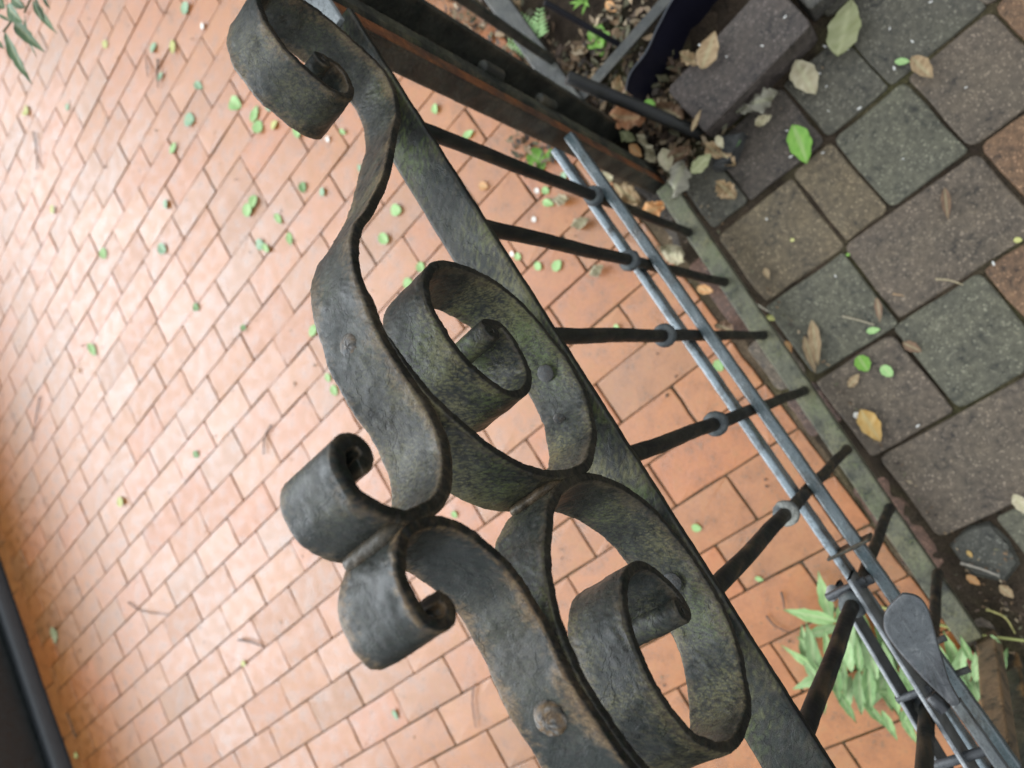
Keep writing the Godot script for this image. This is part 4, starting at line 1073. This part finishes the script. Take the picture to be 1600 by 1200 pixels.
func gate() -> void:
	var t := thing("garden_gate", "black wrought-iron garden gate with scrolled crest and seven round balusters", "gate", Vector3(0, 0, 0))
	var sw := 0.041
	# the crest's four scrolled bars
	var a := mm(SCROLL_RIGHT)
	a.reverse(); a = curl(a, 1.0, 0.0052, 0.0042, 6.0); a.reverse()
	a = curl(a, -1.0, 0.0066, 0.0052, 2.0)
	var pa := smooth_path(a, 0.0012, 5)
	var lap := 0
	for i in pa.size():
		if pa[i].x < 0.176 and pa[i].y > 1.0 and lap == 0: lap = i
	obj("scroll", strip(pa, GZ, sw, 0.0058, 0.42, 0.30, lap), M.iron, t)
	var b := mm(SCROLL_LEFT)
	b = curl(b, -1.0, 0.0052, 0.0042, 6.0)
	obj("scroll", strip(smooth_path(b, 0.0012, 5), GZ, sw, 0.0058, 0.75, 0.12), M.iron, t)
	var c := mm(SPIRAL_RIGHT)
	c.reverse(); c = curl(c, 1.0, 0.0066, 0.0026, 9.0); c.reverse()
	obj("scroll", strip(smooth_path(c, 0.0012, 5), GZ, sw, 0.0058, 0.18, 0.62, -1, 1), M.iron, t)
	var d := mm(SPIRAL_LEFT)
	d.resize(d.size() - 4); d = curl(d, -1.0, 0.0066, 0.0026, 9.0)
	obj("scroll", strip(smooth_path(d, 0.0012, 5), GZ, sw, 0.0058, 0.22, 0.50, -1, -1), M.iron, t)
	obj("weld", weld(0.0490, 1.0560, 0.0070, 0.0140, GZ - 0.0197, GZ + 0.0190), M.iron, t)
	obj("weld", weld(0.0435, 0.924, 0.0060, 0.0175, GZ - 0.018, GZ + 0.0185), M.iron, t)
	# rivets: [x, y, tilt, radius, height, rust]
	for r in [[0.1545, 1.0125, 0.08, 0.0074, 0.0026, 0.45], [-0.052, 1.0135, 0.10, 0.0085, 0.0060, 1.0], [0.126, 0.8365, 0.10, 0.0066, 0.0011, 0.1], [0.0905, 0.8460, 0.55, 0.0046, 0.0012, 0.15], [-0.043, 0.8375, -0.05, 0.0068, 0.0011, 0.1]]:
		var o := obj("rivet", dome(r[3], r[4], r[5], Vector3(r[0], r[1], 0), r[0] * 900.0), M.iron, t)
		o.position = Vector3(r[0], r[1], GZ + rng.randf_range(-0.003, 0.003))
		o.rotation.z = r[2]
	# frame
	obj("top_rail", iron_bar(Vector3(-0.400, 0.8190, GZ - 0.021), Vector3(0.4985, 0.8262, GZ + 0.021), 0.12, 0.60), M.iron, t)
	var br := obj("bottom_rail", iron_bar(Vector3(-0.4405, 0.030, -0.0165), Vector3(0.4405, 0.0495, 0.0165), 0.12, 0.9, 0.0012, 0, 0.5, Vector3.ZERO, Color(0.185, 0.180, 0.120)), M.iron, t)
	br.position = Vector3(0.046, 0, -0.2240)
	br.rotation.y = -0.0355
	br.set_meta("label", "bottom rail stained with green moss")
	obj("stile", iron_bar(Vector3(0.499, 0.012, -0.2375), Vector3(0.519, 0.8255, -0.2095), 0.12, 0.0, 0.0012, 1, 0.0, Vector3(0, 0, 1)), M.iron, t)
	var rs := obj("stile", iron_bar(Vector3(-0.420, 0.012, -0.2375), Vector3(-0.401, 0.8255, -0.2095), 1.0, 0.0, 0.0012, 1, 0.62, Vector3.ZERO, Color(0.235, 0.155, 0.088)), M.iron, t)
	rs.set_meta("label", "rust-brown stile beside the latch")
	obj("middle_rail", iron_bar(Vector3(-0.400, 0.412, -0.2130), Vector3(0.486, 0.425, -0.1996), 0.1, 0.0, 0.0012, 0, 0.75, Vector3.ZERO, Color(0.075, 0.108, 0.118)), sheen_rail(), t)  # both middle rails: reflected sky is painted in as a paler tone
	obj("middle_rail", iron_bar(Vector3(-0.400, 0.398, -0.2382), Vector3(0.486, 0.4245, -0.2295), 0.1, 0.0, 0.0012, 0, 0.85, Vector3.ZERO, Color(0.25, 0.31, 0.34)), M.sheen_rail, t)
	# balusters
	var xs := [0.388, 0.2755, 0.1615, 0.048, -0.0655, -0.1735, -0.289]
	var ys := [0.435, 0.470, 0.528, 0.556, 0.528, 0.516, 0.500]
	for k in 7:
		var m := MB.new()
		var pts := []; var rad := []
		for i in 60:
			pts.append(Vector3(xs[k] + 0.0006 * sin(i * 0.4 + k), lerpf(0.048, 0.822, i / 59.0), GZ))
			rad.append(0.0071 + (0.0012 * exp(-i / 2.0)))
		var rs_: float = 1.7 if k > 3 else 0.45
		tube(m, pts, rad, 16, func(p: Vector3) -> Color: return iron(p, 0.0, 0.5, rs_ * 0.7, 0.0) * 0.42, 0.0006)
		var bl := obj("baluster", m.build(), M.matte, t)
		var cm := MB.new()
		var cp := []; var cr := []
		for q in [[-0.0075, 0.0075], [-0.0068, 0.0112], [-0.004, 0.0130], [0.0, 0.0136], [0.004, 0.0130], [0.0066, 0.0112], [0.0075, 0.0075]]:
			cp.append(Vector3(xs[k], ys[k] + q[0], GZ)); cr.append(q[1])
		var dusty: float = 0.75 if k == 4 or k == 6 else 0.1
		tube(cm, cp, cr, 22, func(p: Vector3) -> Color:
			var l := clampf(dusty * smoothstep(-0.004, 0.007, p.y - ys[k]) * (0.75 + 2.2 * n1.get_noise_3dv(p * 700.0)), 0, 1)
			return Color(0.052, 0.062, 0.066).lerp(Color(0.42, 0.42, 0.37), l), 0.0010)
		obj("collar", cm.build(), M.iron, bl)
	latch(t)


func sheen_rail() -> StandardMaterial3D:
	M.sheen_rail = surface("iron", 7.0, 0.30, 0.75, 0.5)
	M.sheen_rail.albedo_color = Color(0.999, 1.0, 1.0)
	return M.sheen_rail


func latch(t: Node3D) -> void:
	var plain := func(c: Color) -> Callable: return func(p: Vector3) -> Color: return c * (1.0 + 0.5 * n1.get_noise_3dv(p * 500.0))
	var steel := Color(0.33, 0.35, 0.36)
	# two upright plates of the latch case, one on each side of the balusters
	for q in [[-0.398, -0.150, 0.522, 0.571, -0.2115, -0.2070], [-0.398, -0.158, 0.495, 0.556, -0.2370, -0.2325]]:
		var m := MB.new()
		var n := 40
		for i in n + 1:
			var x := lerpf(q[0], q[1], float(i) / n)
			var top := lerpf(q[3], q[2], float(i) / n)
			for e in [[top - 0.034, q[5]], [top - 0.0012, q[5]], [top, q[5] - 0.001], [top, q[4] + 0.001], [top - 0.0012, q[4]], [top - 0.034, q[4]]]:
				var p := Vector3(x, e[0], e[1])
				var bright := smoothstep(top - 0.002, top - 0.0005, p.y)
				m.pt(p, Color(0.022, 0.024, 0.027).lerp(steel, bright * clampf(0.9 + 1.2 * n1.get_noise_3dv(p * 800.0), 0.15, 1)))
		for i in n:
			for j in 6:
				var j2 := (j + 1) % 6
				m.quad(i * 6 + j, (i + 1) * 6 + j, (i + 1) * 6 + j2, i * 6 + j2)
		for e in [0, n]:
			m.quad(e * 6, e * 6 + 1, e * 6 + 4, e * 6 + 5); m.quad(e * 6 + 1, e * 6 + 2, e * 6 + 3, e * 6 + 4)
			m.quad(e * 6 + 5, e * 6 + 4, e * 6 + 1, e * 6); m.quad(e * 6 + 4, e * 6 + 3, e * 6 + 2, e * 6 + 1)
		obj("latch_plate", m.build(), M.worn, t)
	# pins that hold the plates apart
	for q in [[-0.160, 0.505, -0.243, -0.200, 0.0042], [-0.268, 0.520, -0.238, -0.204, 0.0038], [-0.322, 0.545, -0.240, -0.186, 0.0044], [-0.164, 0.494, -0.226, -0.196, 0.0046]]:
		var m := MB.new()
		tube(m, [Vector3(q[0], q[1], q[2]), Vector3(q[0], q[1], q[3])], [q[4], q[4]], 14, plain.call(Color(0.05, 0.055, 0.06)))
		obj("latch_pin", m.build(), M.worn, t)
	# end lug of the far plate, a clamp round the near rail
	var lug := MB.new()
	tube(lug, [Vector3(-0.159, 0.487, -0.239), Vector3(-0.161, 0.503, -0.239)], [0.006, 0.006], 14, plain.call(Color(0.4, 0.42, 0.42)))
	obj("latch_lug", lug.build(), M.worn, t)
	var clamp_ := iron_bar(Vector3(-0.1420, 0.398, -0.2420), Vector3(-0.1385, 0.430, -0.1905), 0.6, 0.0, 0.0008, 2)
	obj("rail_clamp", clamp_, M.iron, t)
	# the lever: a leaf-shaped thumb plate on a narrow neck that runs on to the left
	var outline := []
	for q in [[-0.171, -0.1635], [-0.1745, -0.176], [-0.181, -0.1885], [-0.194, -0.1965], [-0.212, -0.1968], [-0.230, -0.1945], [-0.246, -0.1915], [-0.258, -0.1885], [-0.266, -0.1862], [-0.272, -0.1856], [-0.272, -0.1778], [-0.262, -0.1762], [-0.250, -0.1742], [-0.236, -0.1690], [-0.220, -0.1635], [-0.200, -0.1560], [-0.187, -0.1525], [-0.177, -0.1545]]:
		outline.append(Vector2(q[0], q[1]))
	var sm := smooth_path(outline + [outline[0]], 0.003, 2)
	var lst := []
	for i in sm.size() - 1: lst.append(sm[i])
	var lm := MB.new()
	plate(lm, lst, 0.562, 0.0052, 0.0012, func(p: Vector3) -> Color:
		var g := n1.get_noise_3dv(p * 450.0); var f := n2.get_noise_3dv(p * 1200.0)
		return Color(0.070, 0.077, 0.082).lerp(Color(0.020, 0.021, 0.022), smoothstep(-0.215, -0.245, p.x + 0.02 * g) * clampf(0.6 + f, 0, 1)).lerp(Color(0.17, 0.175, 0.175), clampf((f + g - 0.35) * 2.0, 0, 0.5)))
	var lever := obj("latch_lever", lm.build(), M.worn, t)
	lever.set_meta("label", "leaf-shaped flat lever of the latch")
	var nm := iron_bar(Vector3(-0.420, 0.5555, -0.1860), Vector3(-0.2705, 0.5665, -0.1768), 0.1, 0.05, 0.0012, 0, 0.3)
	obj("lever_neck", nm, M.worn, lever)
	var pv := MB.new()
	tube(pv, [Vector3(-0.262, 0.553, -0.199), Vector3(-0.277, 0.553, -0.1955)], [0.0065, 0.0065], 16, plain.call(Color(0.025, 0.027, 0.03)))
	obj("pivot", pv.build(), M.worn, lever)
	# screws in the near rail below the lever
	for q in [[-0.262, 0.440], [-0.300, 0.435]]:
		var m := MB.new()
		tube(m, [Vector3(q[0], q[1] - 0.018, -0.2), Vector3(q[0], q[1] - 0.018, -0.186)], [0.0035, 0.0035], 10, plain.call(Color(0.06, 0.06, 0.055)))
		obj("latch_screw", m.build(), M.iron, t)


func gate_posts() -> void:
	var t := thing("gate_post", "tall dark channel-shaped hinge post behind the rusty stile", "post")
	obj("flange", iron_bar(Vector3(0.524, -0.03, -0.236), Vector3(0.549, 1.0, -0.2085), 0.2, 0.75, 0.004, 1), M.iron, t)
	obj("web", iron_bar(Vector3(0.5495, -0.03, -0.252), Vector3(0.638, 1.0, -0.244), 0.1, 0.0, 0.0012, 1), M.iron, t)
	obj("flange", iron_bar(Vector3(0.6385, -0.03, -0.252), Vector3(0.650, 1.0, -0.2085), 0.15, 0.0, 0.0012, 1), M.iron, t)
	for y in [0.548, 0.412]:
		var m := MB.new()
		tube(m, [Vector3(0.552, y - 0.022, -0.2075), Vector3(0.552, y - 0.018, -0.2075), Vector3(0.552, y + 0.018, -0.2075), Vector3(0.552, y + 0.022, -0.2075)], [0.006, 0.0085, 0.0085, 0.006], 16, func(p: Vector3) -> Color: return iron(p, 0.0, 0.5, 0.3, 0.3))
		obj("hinge_knuckle", m.build(), M.iron, t)
	# the plate with bolt holes on top of the stile, screwed to the post
	var hp := MB.new()
	bar_box(hp, Vector3(0.470, 0.846, -0.250), Vector3(0.5235, 0.852, -0.200), 0.001, Color(0.26, 0.285, 0.29))
	var plate_ := obj("hinge_plate", hp.build(), M.worn, t)
	for q in [[0.505, -0.2245], [0.497, -0.2405]]:
		var b := obj("bolt", dome(0.0042, 0.0018, 1.0, Vector3(q[0], 0.85, 0), 4.0), M.iron, plate_)
		b.position = Vector3(q[0], 0.852, q[1])
	# the next length of railing beyond the post
	var f := thing("iron_railing", "grey-black iron railing next to the hinge post at the top edge", "railing")
	obj("bottom_rail", iron_bar(Vector3(0.655, 0.030, -0.276), Vector3(2.4, 0.050, -0.234), 0.05, 0.1), M.worn, f)
	obj("stile", iron_bar(Vector3(0.833, 0.0505, -0.245), Vector3(0.848, 1.0, -0.230), 0.1, 0.1, 0.0012, 1), M.iron, f)
	# the post on the latch side
	var l := thing("gate_post", "rust-stained square post at the lower right corner", "post")
	obj("post_shaft", iron_bar(Vector3(-0.475, -0.03, -0.232), Vector3(-0.447, 0.9, -0.2045), 1.5, 0.1, 0.002, 1), M.iron, l)


func corner_things() -> void:
	# the raised kerb brick
	var o := obj("kerb_brick", block(0.222, 0.112, 0.12, 0.0035, 0.7, Color(0.175, 0.142, 0.125), 41), M.paver)
	o.position = Vector3(0.568, 0.060, 0.008)
	o.rotation = Vector3(0.02, PI / 2 + 0.06, -0.02)
	tag(o, "long dark brown kerb brick standing proud beside the pavers", "brick")
	# another at the top edge
	var o2 := obj("kerb_brick", block(0.222, 0.112, 0.12, 0.0035, 0.7, Color(0.20, 0.185, 0.16), 42), M.paver)
	o2.position = Vector3(0.60, 0.045, 0.245)
	o2.rotation = Vector3(0.0, PI / 2 - 0.03, 0.01)
	tag(o2, "grey-brown kerb brick at the top edge beyond the dark one", "brick")
	# black sheet edging, standing, wavy
	var m := MB.new()
	var path := smooth_path([Vector2(0.72, 0.10), Vector2(0.711, -0.013), Vector2(0.702, -0.039), Vector2(0.683, -0.076), Vector2(0.676, -0.108), Vector2(0.668, -0.135), Vector2(0.652, -0.158)], 0.006, 2)
	var nv := 8
	for i in path.size():
		for j in nv:
			var s := float(j) / (nv - 1)
			m.pt(Vector3(path[i].x - 0.018 * (1.0 - s) * (1.0 - s), lerpf(-0.02, 0.092, s) + 0.003 * sin(i * 0.5), path[i].y), Color(0.008, 0.010, 0.016))
	for j in nv:
		var s := 1.0 - float(j) / (nv - 1)
		pass
	var n := path.size()
	for i in n:
		for j in nv:
			var s := float(j) / (nv - 1)
			m.pt(Vector3(path[i].x - 0.018 * (1.0 - s) * (1.0 - s) + 0.0035, lerpf(-0.02, 0.092, s) + 0.003 * sin(i * 0.5), path[i].y), Color(0.10, 0.11, 0.12))
	m.grid(0, n, nv)
	for i in n - 1:
		for j in nv - 1:
			var k := n * nv
			m.quad(k + i * nv + j, k + (i + 1) * nv + j, k + (i + 1) * nv + j + 1, k + i * nv + j + 1)
		m.quad(i * nv + nv - 1, (i + 1) * nv + nv - 1, n * nv + (i + 1) * nv + nv - 1, n * nv + i * nv + nv - 1)
	tag(obj("garden_edging", m.build(), M.plastic), "wavy black plastic edging sheet standing in the soil", "edging")
	# flat iron bar lying on the soil
	var fb := obj("iron_bar", iron_bar(Vector3(-0.011, 0.0, -0.135), Vector3(0.011, 0.006, 0.135), 0.1, 0.05, 0.001, 2), M.worn)
	fb.position = Vector3(0.752, 0.030, -0.105)
	fb.rotation = Vector3(0.02, 0.07, 0.0)
	tag(fb, "flat grey iron bar lying in the soil beside the black sheet", "bar")
	# leaning pipe and stake
	var pm := MB.new()
	var pp := []; var pr := []
	for i in 14:
		pp.append(Vector3(0.528, 0.012, -0.109).lerp(Vector3(0.690, 0.200, -0.2035), i / 13.0)); pr.append(0.0115)
	tube(pm, pp, pr, 16, func(p: Vector3) -> Color: return Color(0.028, 0.028, 0.026) * (1.0 + 0.6 * n1.get_noise_3dv(p * 300.0)), 0.0005)
	tag(obj("black_pipe", pm.build(), M.iron), "black pipe leaning from the hinge post down to the dark kerb brick", "pipe")
	var km := MB.new()
	tube(km, [Vector3(0.757, 0.0, -0.119), Vector3(0.7985, 0.09, -0.1415), Vector3(0.840, 0.18, -0.164)], [0.0055, 0.0055, 0.0055], 12, func(_p: Vector3) -> Color: return Color(0.014, 0.015, 0.016))
	tag(obj("iron_stake", km.build(), M.iron), "thin black iron stake leaning over the green sprig at the top", "stake")
	# red scraps of paint by the latch post
	for q in [[-0.440, -0.262, 0.030, 0.5], [-0.462, -0.300, 0.034, 0.2], [-0.434, -0.330, 0.022, 1.0]]:
		var rm := MB.new()
		var ol := []
		for k in 14:
			var a := TAU * k / 14
			ol.append(Vector2(q[0], q[1]) + Vector2(cos(a + q[3]) * q[2], sin(a + q[3]) * q[2] * 0.45) * (1.0 + 0.35 * n1.get_noise_2d(k * 31.0, q[0] * 900.0)))
		plate(rm, ol, 0.010, 0.0012, 0.0004, func(p: Vector3) -> Color: return Color(0.55, 0.07, 0.06).lerp(Color(0.20, 0.09, 0.08), clampf(0.4 + 1.5 * n1.get_noise_3dv(p * 500.0), 0, 1)))
		tag(obj("red_scrap", rm.build(), M.leaf), ["red flaky scrap nearest the rusty stile's foot", "larger red flaky scrap behind the rusty latch post", "small red flaky scrap on the bricks past the latch"][taken.get(str(get_instance_id()) + "red_scrap", 1) - 1], "scrap")


func weed() -> void:
	var t := thing("leafy_weed", "light green weed with long narrow leaflets spread under the latch", "plant", Vector3.ZERO)
	var stem := func(pts: Array, r: float) -> void:
		var m := MB.new()
		var rr := []
		for i in pts.size(): rr.append(r * (1.0 - 0.4 * i / pts.size()))
		tube(m, pts, rr, 8, func(_p: Vector3) -> Color: return Color(0.36, 0.38, 0.13))
		obj("stem", m.build(), M.leaf, t)
	stem.call([Vector3(-0.40, 0.02, -0.235), Vector3(-0.37, 0.025, -0.26), Vector3(-0.33, 0.035, -0.30), Vector3(-0.29, 0.04, -0.335), Vector3(-0.262, 0.042, -0.365)], 0.0028)
	stem.call([Vector3(-0.375, 0.02, -0.262), Vector3(-0.40, 0.025, -0.225), Vector3(-0.425, 0.03, -0.18), Vector3(-0.445, 0.03, -0.12)], 0.0024)
	for q in weed_leaflets():
		var a: Vector2 = q[0]; var b: Vector2 = q[1]
		var l := a.distance_to(b) * 1.3
		var cs: Array = [[Color(0.17, 0.29, 0.10), Color(0.25, 0.37, 0.15)], [Color(0.09, 0.17, 0.055), Color(0.16, 0.26, 0.09)], [Color(0.21, 0.33, 0.13), Color(0.28, 0.40, 0.19)]][rng.randi() % 3]
		var o := obj("leaflet", leaf_mesh(l, 2, cs[0], cs[1], rng.randi() % 9999, rng.randf_range(-0.06, 0.02), rng.randf_range(0.15, 0.5)), M.leaf, t)
		o.position = Vector3((a.x + b.x) / 2, q[2] + rng.randf_range(-0.008, 0.012), (a.y + b.y) / 2)
		o.rotation = Vector3(rng.randf_range(-0.35, 0.35), -atan2(b.y - a.y, b.x - a.x), rng.randf_range(-0.22, 0.15))


func sprig(called: String, label: String, at: Vector3, n: int, l: float, shape: int, tone: String, rise: float) -> void:
	var t := thing(called, label, "plant", at)
	var cs: Array = LEAF[tone]
	var m := MB.new()
	tube(m, [Vector3.ZERO, Vector3(0.002, l * 0.35, 0.002), Vector3(0.004, l * 0.7, 0.0)], [0.0018, 0.0014, 0.001], 7, func(_p: Vector3) -> Color: return Color(0.12, 0.2, 0.05))
	obj("stem", m.build(), M.leaf, t)
	for k in n:
		var a := k * 2.4 + rng.randf_range(-0.3, 0.3)
		var ll := l * rng.randf_range(0.7, 1.1)
		var o := obj("leaf", leaf_mesh(ll, shape, cs[0], cs[1], rng.randi() % 9999, -0.05, 0.25), M.leaf, t)
		var pitch := rise * rng.randf_range(0.5, 1.2)
		o.basis = Basis(Vector3.UP, a) * Basis(Vector3(0, 0, 1), pitch)
		o.position = Vector3(0, l * 0.6 * k / n, 0) + o.basis.x * ll * 0.5


func small_plants() -> void:
	sprig("green_sprig", "bright green leafy sprig at the foot of the iron stake", Vector3(0.815, 0.0, -0.150), 10, 0.032, 0, "bright", 0.35)
	sprig("small_weed", "small dark green weed beside the railing's foot", Vector3(0.790, 0.0, -0.262), 6, 0.022, 0, "dark", 0.4)
	sprig("green_tuft", "light green tuft at the top edge above the sprig", Vector3(0.90, 0.0, -0.130), 7, 0.035, 2, "bright", 0.5)
	# the fern on the bare earth behind the railing
	var t := thing("small_fern", "pale green fern frond on the reddish earth behind the iron stake", "fern", Vector3(0.90, 0.035, -0.245))
	for fr in [[0.0, 0.05], [0.8, 0.04], [-0.7, 0.042]]:
		var dir := Vector3(cos(fr[0]), 0, sin(fr[0]))
		var m := MB.new()
		tube(m, [Vector3.ZERO, dir * fr[1] * 0.9 + Vector3(0, 0.006, 0), dir * fr[1] * 1.7], [0.0012, 0.001, 0.0006], 6, func(_p: Vector3) -> Color: return Color(0.2, 0.3, 0.1))
		obj("stem", m.build(), M.leaf, t)
		for k in 7:
			for s in [-1.0, 1.0]:
				var l: float = fr[1] * (0.75 - 0.08 * k)
				var o := obj("leaflet", leaf_mesh(l, 2, Color(0.20, 0.36, 0.13), Color(0.27, 0.42, 0.18), rng.randi() % 999, -0.05, 0.2), M.leaf, t)
				o.basis = Basis(Vector3.UP, -fr[0] - s * 1.1)
				o.position = dir * fr[1] * (0.25 + 0.21 * k) + Vector3(0, 0.006, 0) + o.basis.x * l * 0.5


func hanging_branch() -> void:
	# it hangs into the view about 1.2 m from the eye
	var t := thing("hanging_branch", "leafy green branch tip hanging in at the top left corner", "branch", Vector3(0.955, 0.838, -0.585))
	var cs: Array = [Color(0.045, 0.085, 0.032), Color(0.085, 0.135, 0.055)]
	var X := Vector3(-0.49832, -0.53463, 0.68254); var Y := Vector3(-0.82761, 0.05876, -0.55821)   # right and down as seen from the gate's near side
	var D := Vector3(0.795, -0.366, -0.485)
	var at := func(u: float, v: float, d: float) -> Vector3:
		return (X * (u - 800.0) + Y * (v - 600.0)) / 1090.0 * d + Vector3(0.25833, -0.84304, -0.47175) * d + Vector3(0, 1.28, 0) - t.position
	# leaves: base u, v, tip u, v, distance of base and tip
	for q in [[5, 50, 47, 130, 1.20, 1.18, 4], [19, 33, 66, 79, 1.22, 1.17, 4], [36, 24, 54, 88, 1.24, 1.22, 4], [49, 0, 72, 40, 1.20, 1.18, 4], [52, -4, 85, 51, 1.21, 1.16, 4], [11, 10, 34, 34, 1.18, 1.17, 1], [-4, 22, 18, 35, 1.2, 1.19, 4], [66, -8, 78, 14, 1.22, 1.2, 4], [-8, 60, 6, 76, 1.17, 1.18, 1], [18, -6, 38, 12, 1.19, 1.18, 1], [-14, -8, 6, 12, 1.22, 1.2, 1], [40, -30, 62, -4, 1.2, 1.2, 1], [-22, 0, -4, 40, 1.22, 1.2, 4], [0, -30, 22, -8, 1.22, 1.2, 1]]:
		var a: Vector3 = at.call(q[0], q[1], q[4]); var b: Vector3 = at.call(q[2], q[3], q[5])
		var l := a.distance_to(b)
		var o := obj("leaf", leaf_mesh(l * 1.03, q[6], cs[0], cs[1], rng.randi() % 9999, -0.03, 0.3), M.leaf, t)
		var bx := (b - a).normalized()
		var bz := bx.cross(Vector3(0.1, 1, 0.2)).normalized()
		o.basis = Basis(bx, bz.cross(bx), bz) * Basis(Vector3(1, 0, 0), rng.randf_range(-0.5, 0.5))
		o.position = (a + b) / 2
	for q in [[[16, -60, 1.22], [19, 0, 1.2], [18, 33, 1.2], [5, 50, 1.2]], [[60, -60, 1.22], [48, -2, 1.22], [38, 20, 1.23]], [[18, 20, 1.2], [10, 8, 1.19]]]:
		var pts := []; var rr := []
		for e in q: pts.append(at.call(e[0], e[1], e[2])); rr.append(0.0016)
		var m := MB.new()
		tube(m, pts, rr, 7, func(_p: Vector3) -> Color: return Color(0.07, 0.075, 0.035))
		obj("stem", m.build(), M.leaf, t)


func litter() -> void:
	# crumbled leaf litter too small to tell apart
	var m := MB.new()
	var g := RandomNumberGenerator.new(); g.seed = 77
	var cols := [Color(0.16, 0.10, 0.055), Color(0.24, 0.17, 0.10), Color(0.09, 0.06, 0.04), Color(0.32, 0.25, 0.16), Color(0.13, 0.12, 0.07), Color(0.055, 0.042, 0.032)]
	var zones := [[0.50, 0.70, -0.20, -0.06, 420], [0.70, 0.86, -0.24, -0.02, 340], [0.70, 1.30, -0.42, -0.20, 700], [0.70, 0.84, -0.24, -0.20, 40], [0.46, 0.54, -0.16, 0.14, 40], [-0.45, 0.46, -0.186, -0.172, 120], [-0.46, -0.30, -0.22, -0.10, 70], [0.30, 0.50, -0.30, -0.18, 45]]
	for z in zones:
		for k in z[4]:
			var p := Vector3(g.randf_range(z[0], z[1]), 0.0, g.randf_range(z[2], z[3]))
			p.y = g.randf_range(0.004, 0.022) if z[0] > 0.49 else g.randf_range(0.0, 0.008)
			var s := g.randf_range(0.003, 0.015) if z[0] > 0.49 else g.randf_range(0.0015, 0.005)
			var bas := Basis.from_euler(Vector3(g.randf_range(-0.8, 0.8), g.randf() * TAU, g.randf_range(-0.8, 0.8)))
			var col: Color = cols[g.randi() % cols.size()] * g.randf_range(0.7, 1.2)
			var b := m.v.size()
			for q in [Vector3(-1, 0, -0.2), Vector3(-0.3, 0.25, 0.55), Vector3(0.6, 0.0, 0.4), Vector3(1, 0.3, -0.1), Vector3(0.2, 0.05, -0.6)]:
				m.pt(p + bas * (q * s * Vector3(1, 1, g.randf_range(0.5, 1.0))), col * g.randf_range(0.85, 1.15))
			m.tri(b, b + 1, b + 2); m.tri(b, b + 2, b + 3); m.tri(b, b + 3, b + 4)
	# crumbs and grit on the bricks
	for k in 520:
		var p := Vector3(g.randf_range(-0.5, 2.4), 0.0, 0.0)
		p.z = g.randf_range(-0.29, -2.9)
		p.y = 0.0022
		var s := g.randf_range(0.0012, 0.0036) * (1.0 if k % 12 else 1.8)
		var col: Color = cols[g.randi() % cols.size()] * g.randf_range(0.6, 1.1)
		var bas := Basis(Vector3.UP, g.randf() * TAU)
		var b := m.v.size()
		for q in [Vector3(-1, 0, -0.2), Vector3(-0.3, 0.0, 0.6), Vector3(0.7, 0.0, 0.4), Vector3(1, 0.0, -0.2), Vector3(0.1, 0.0, -0.6), Vector3(0, 0.7, 0)]:
			m.pt(p + bas * (q * s), col)
		for e in 5: m.tri(b + 5, b + e, b + (e + 1) % 5)
	tag(obj("leaf_litter", m.build(), M.leaf), "crumbled brown leaf litter in the corner and along the gate", "litter", "", "stuff")
	# small pale flecks scattered on the pavers
	var w := MB.new()
	var places := [[0.395, 0.170], [0.445, 0.085], [0.47, 0.09], [0.43, 0.0], [0.41, 0.065], [0.39, -0.02], [0.45, 0.20], [0.36, 0.02], [0.55, 0.05], [0.56, 0.10], [0.58, 0.0], [0.41, 0.21], [0.30, 0.22], [0.47, 0.14], [0.52, 0.18], [0.38, 0.10], [0.33, -0.11], [0.27, 0.10], [0.61, 0.16], [0.50, 0.12], [0.18, -0.08], [0.06, 0.10], [-0.09, -0.12], [0.44, 0.26], [0.63, -0.02]]
	for q in places:
		var bas := Basis(Vector3.UP, g.randf() * TAU)
		var s := g.randf_range(0.0012, 0.0026)
		var y: float = 0.0045 if q[0] < 0.51 or q[1] > 0.13 else 0.064
		var b := w.v.size()
		for e in [Vector3(-1.6, 0, 0), Vector3(-0.8, 0, 0.6), Vector3(0.8, 0, 0.6), Vector3(1.6, 0, 0), Vector3(0.8, 0, -0.6), Vector3(-0.8, 0, -0.6), Vector3(0, 0.7, 0)]:
			w.pt(Vector3(q[0], y, q[1]) + bas * (e * s), Color(0.55, 0.54, 0.50))
		for k in 6: w.tri(b + 6, b + k, b + (k + 1) % 6)
	tag(obj("white_flecks", w.build(), M.leaf), "tiny white flecks scattered on the grey pavers", "flecks", "", "stuff")
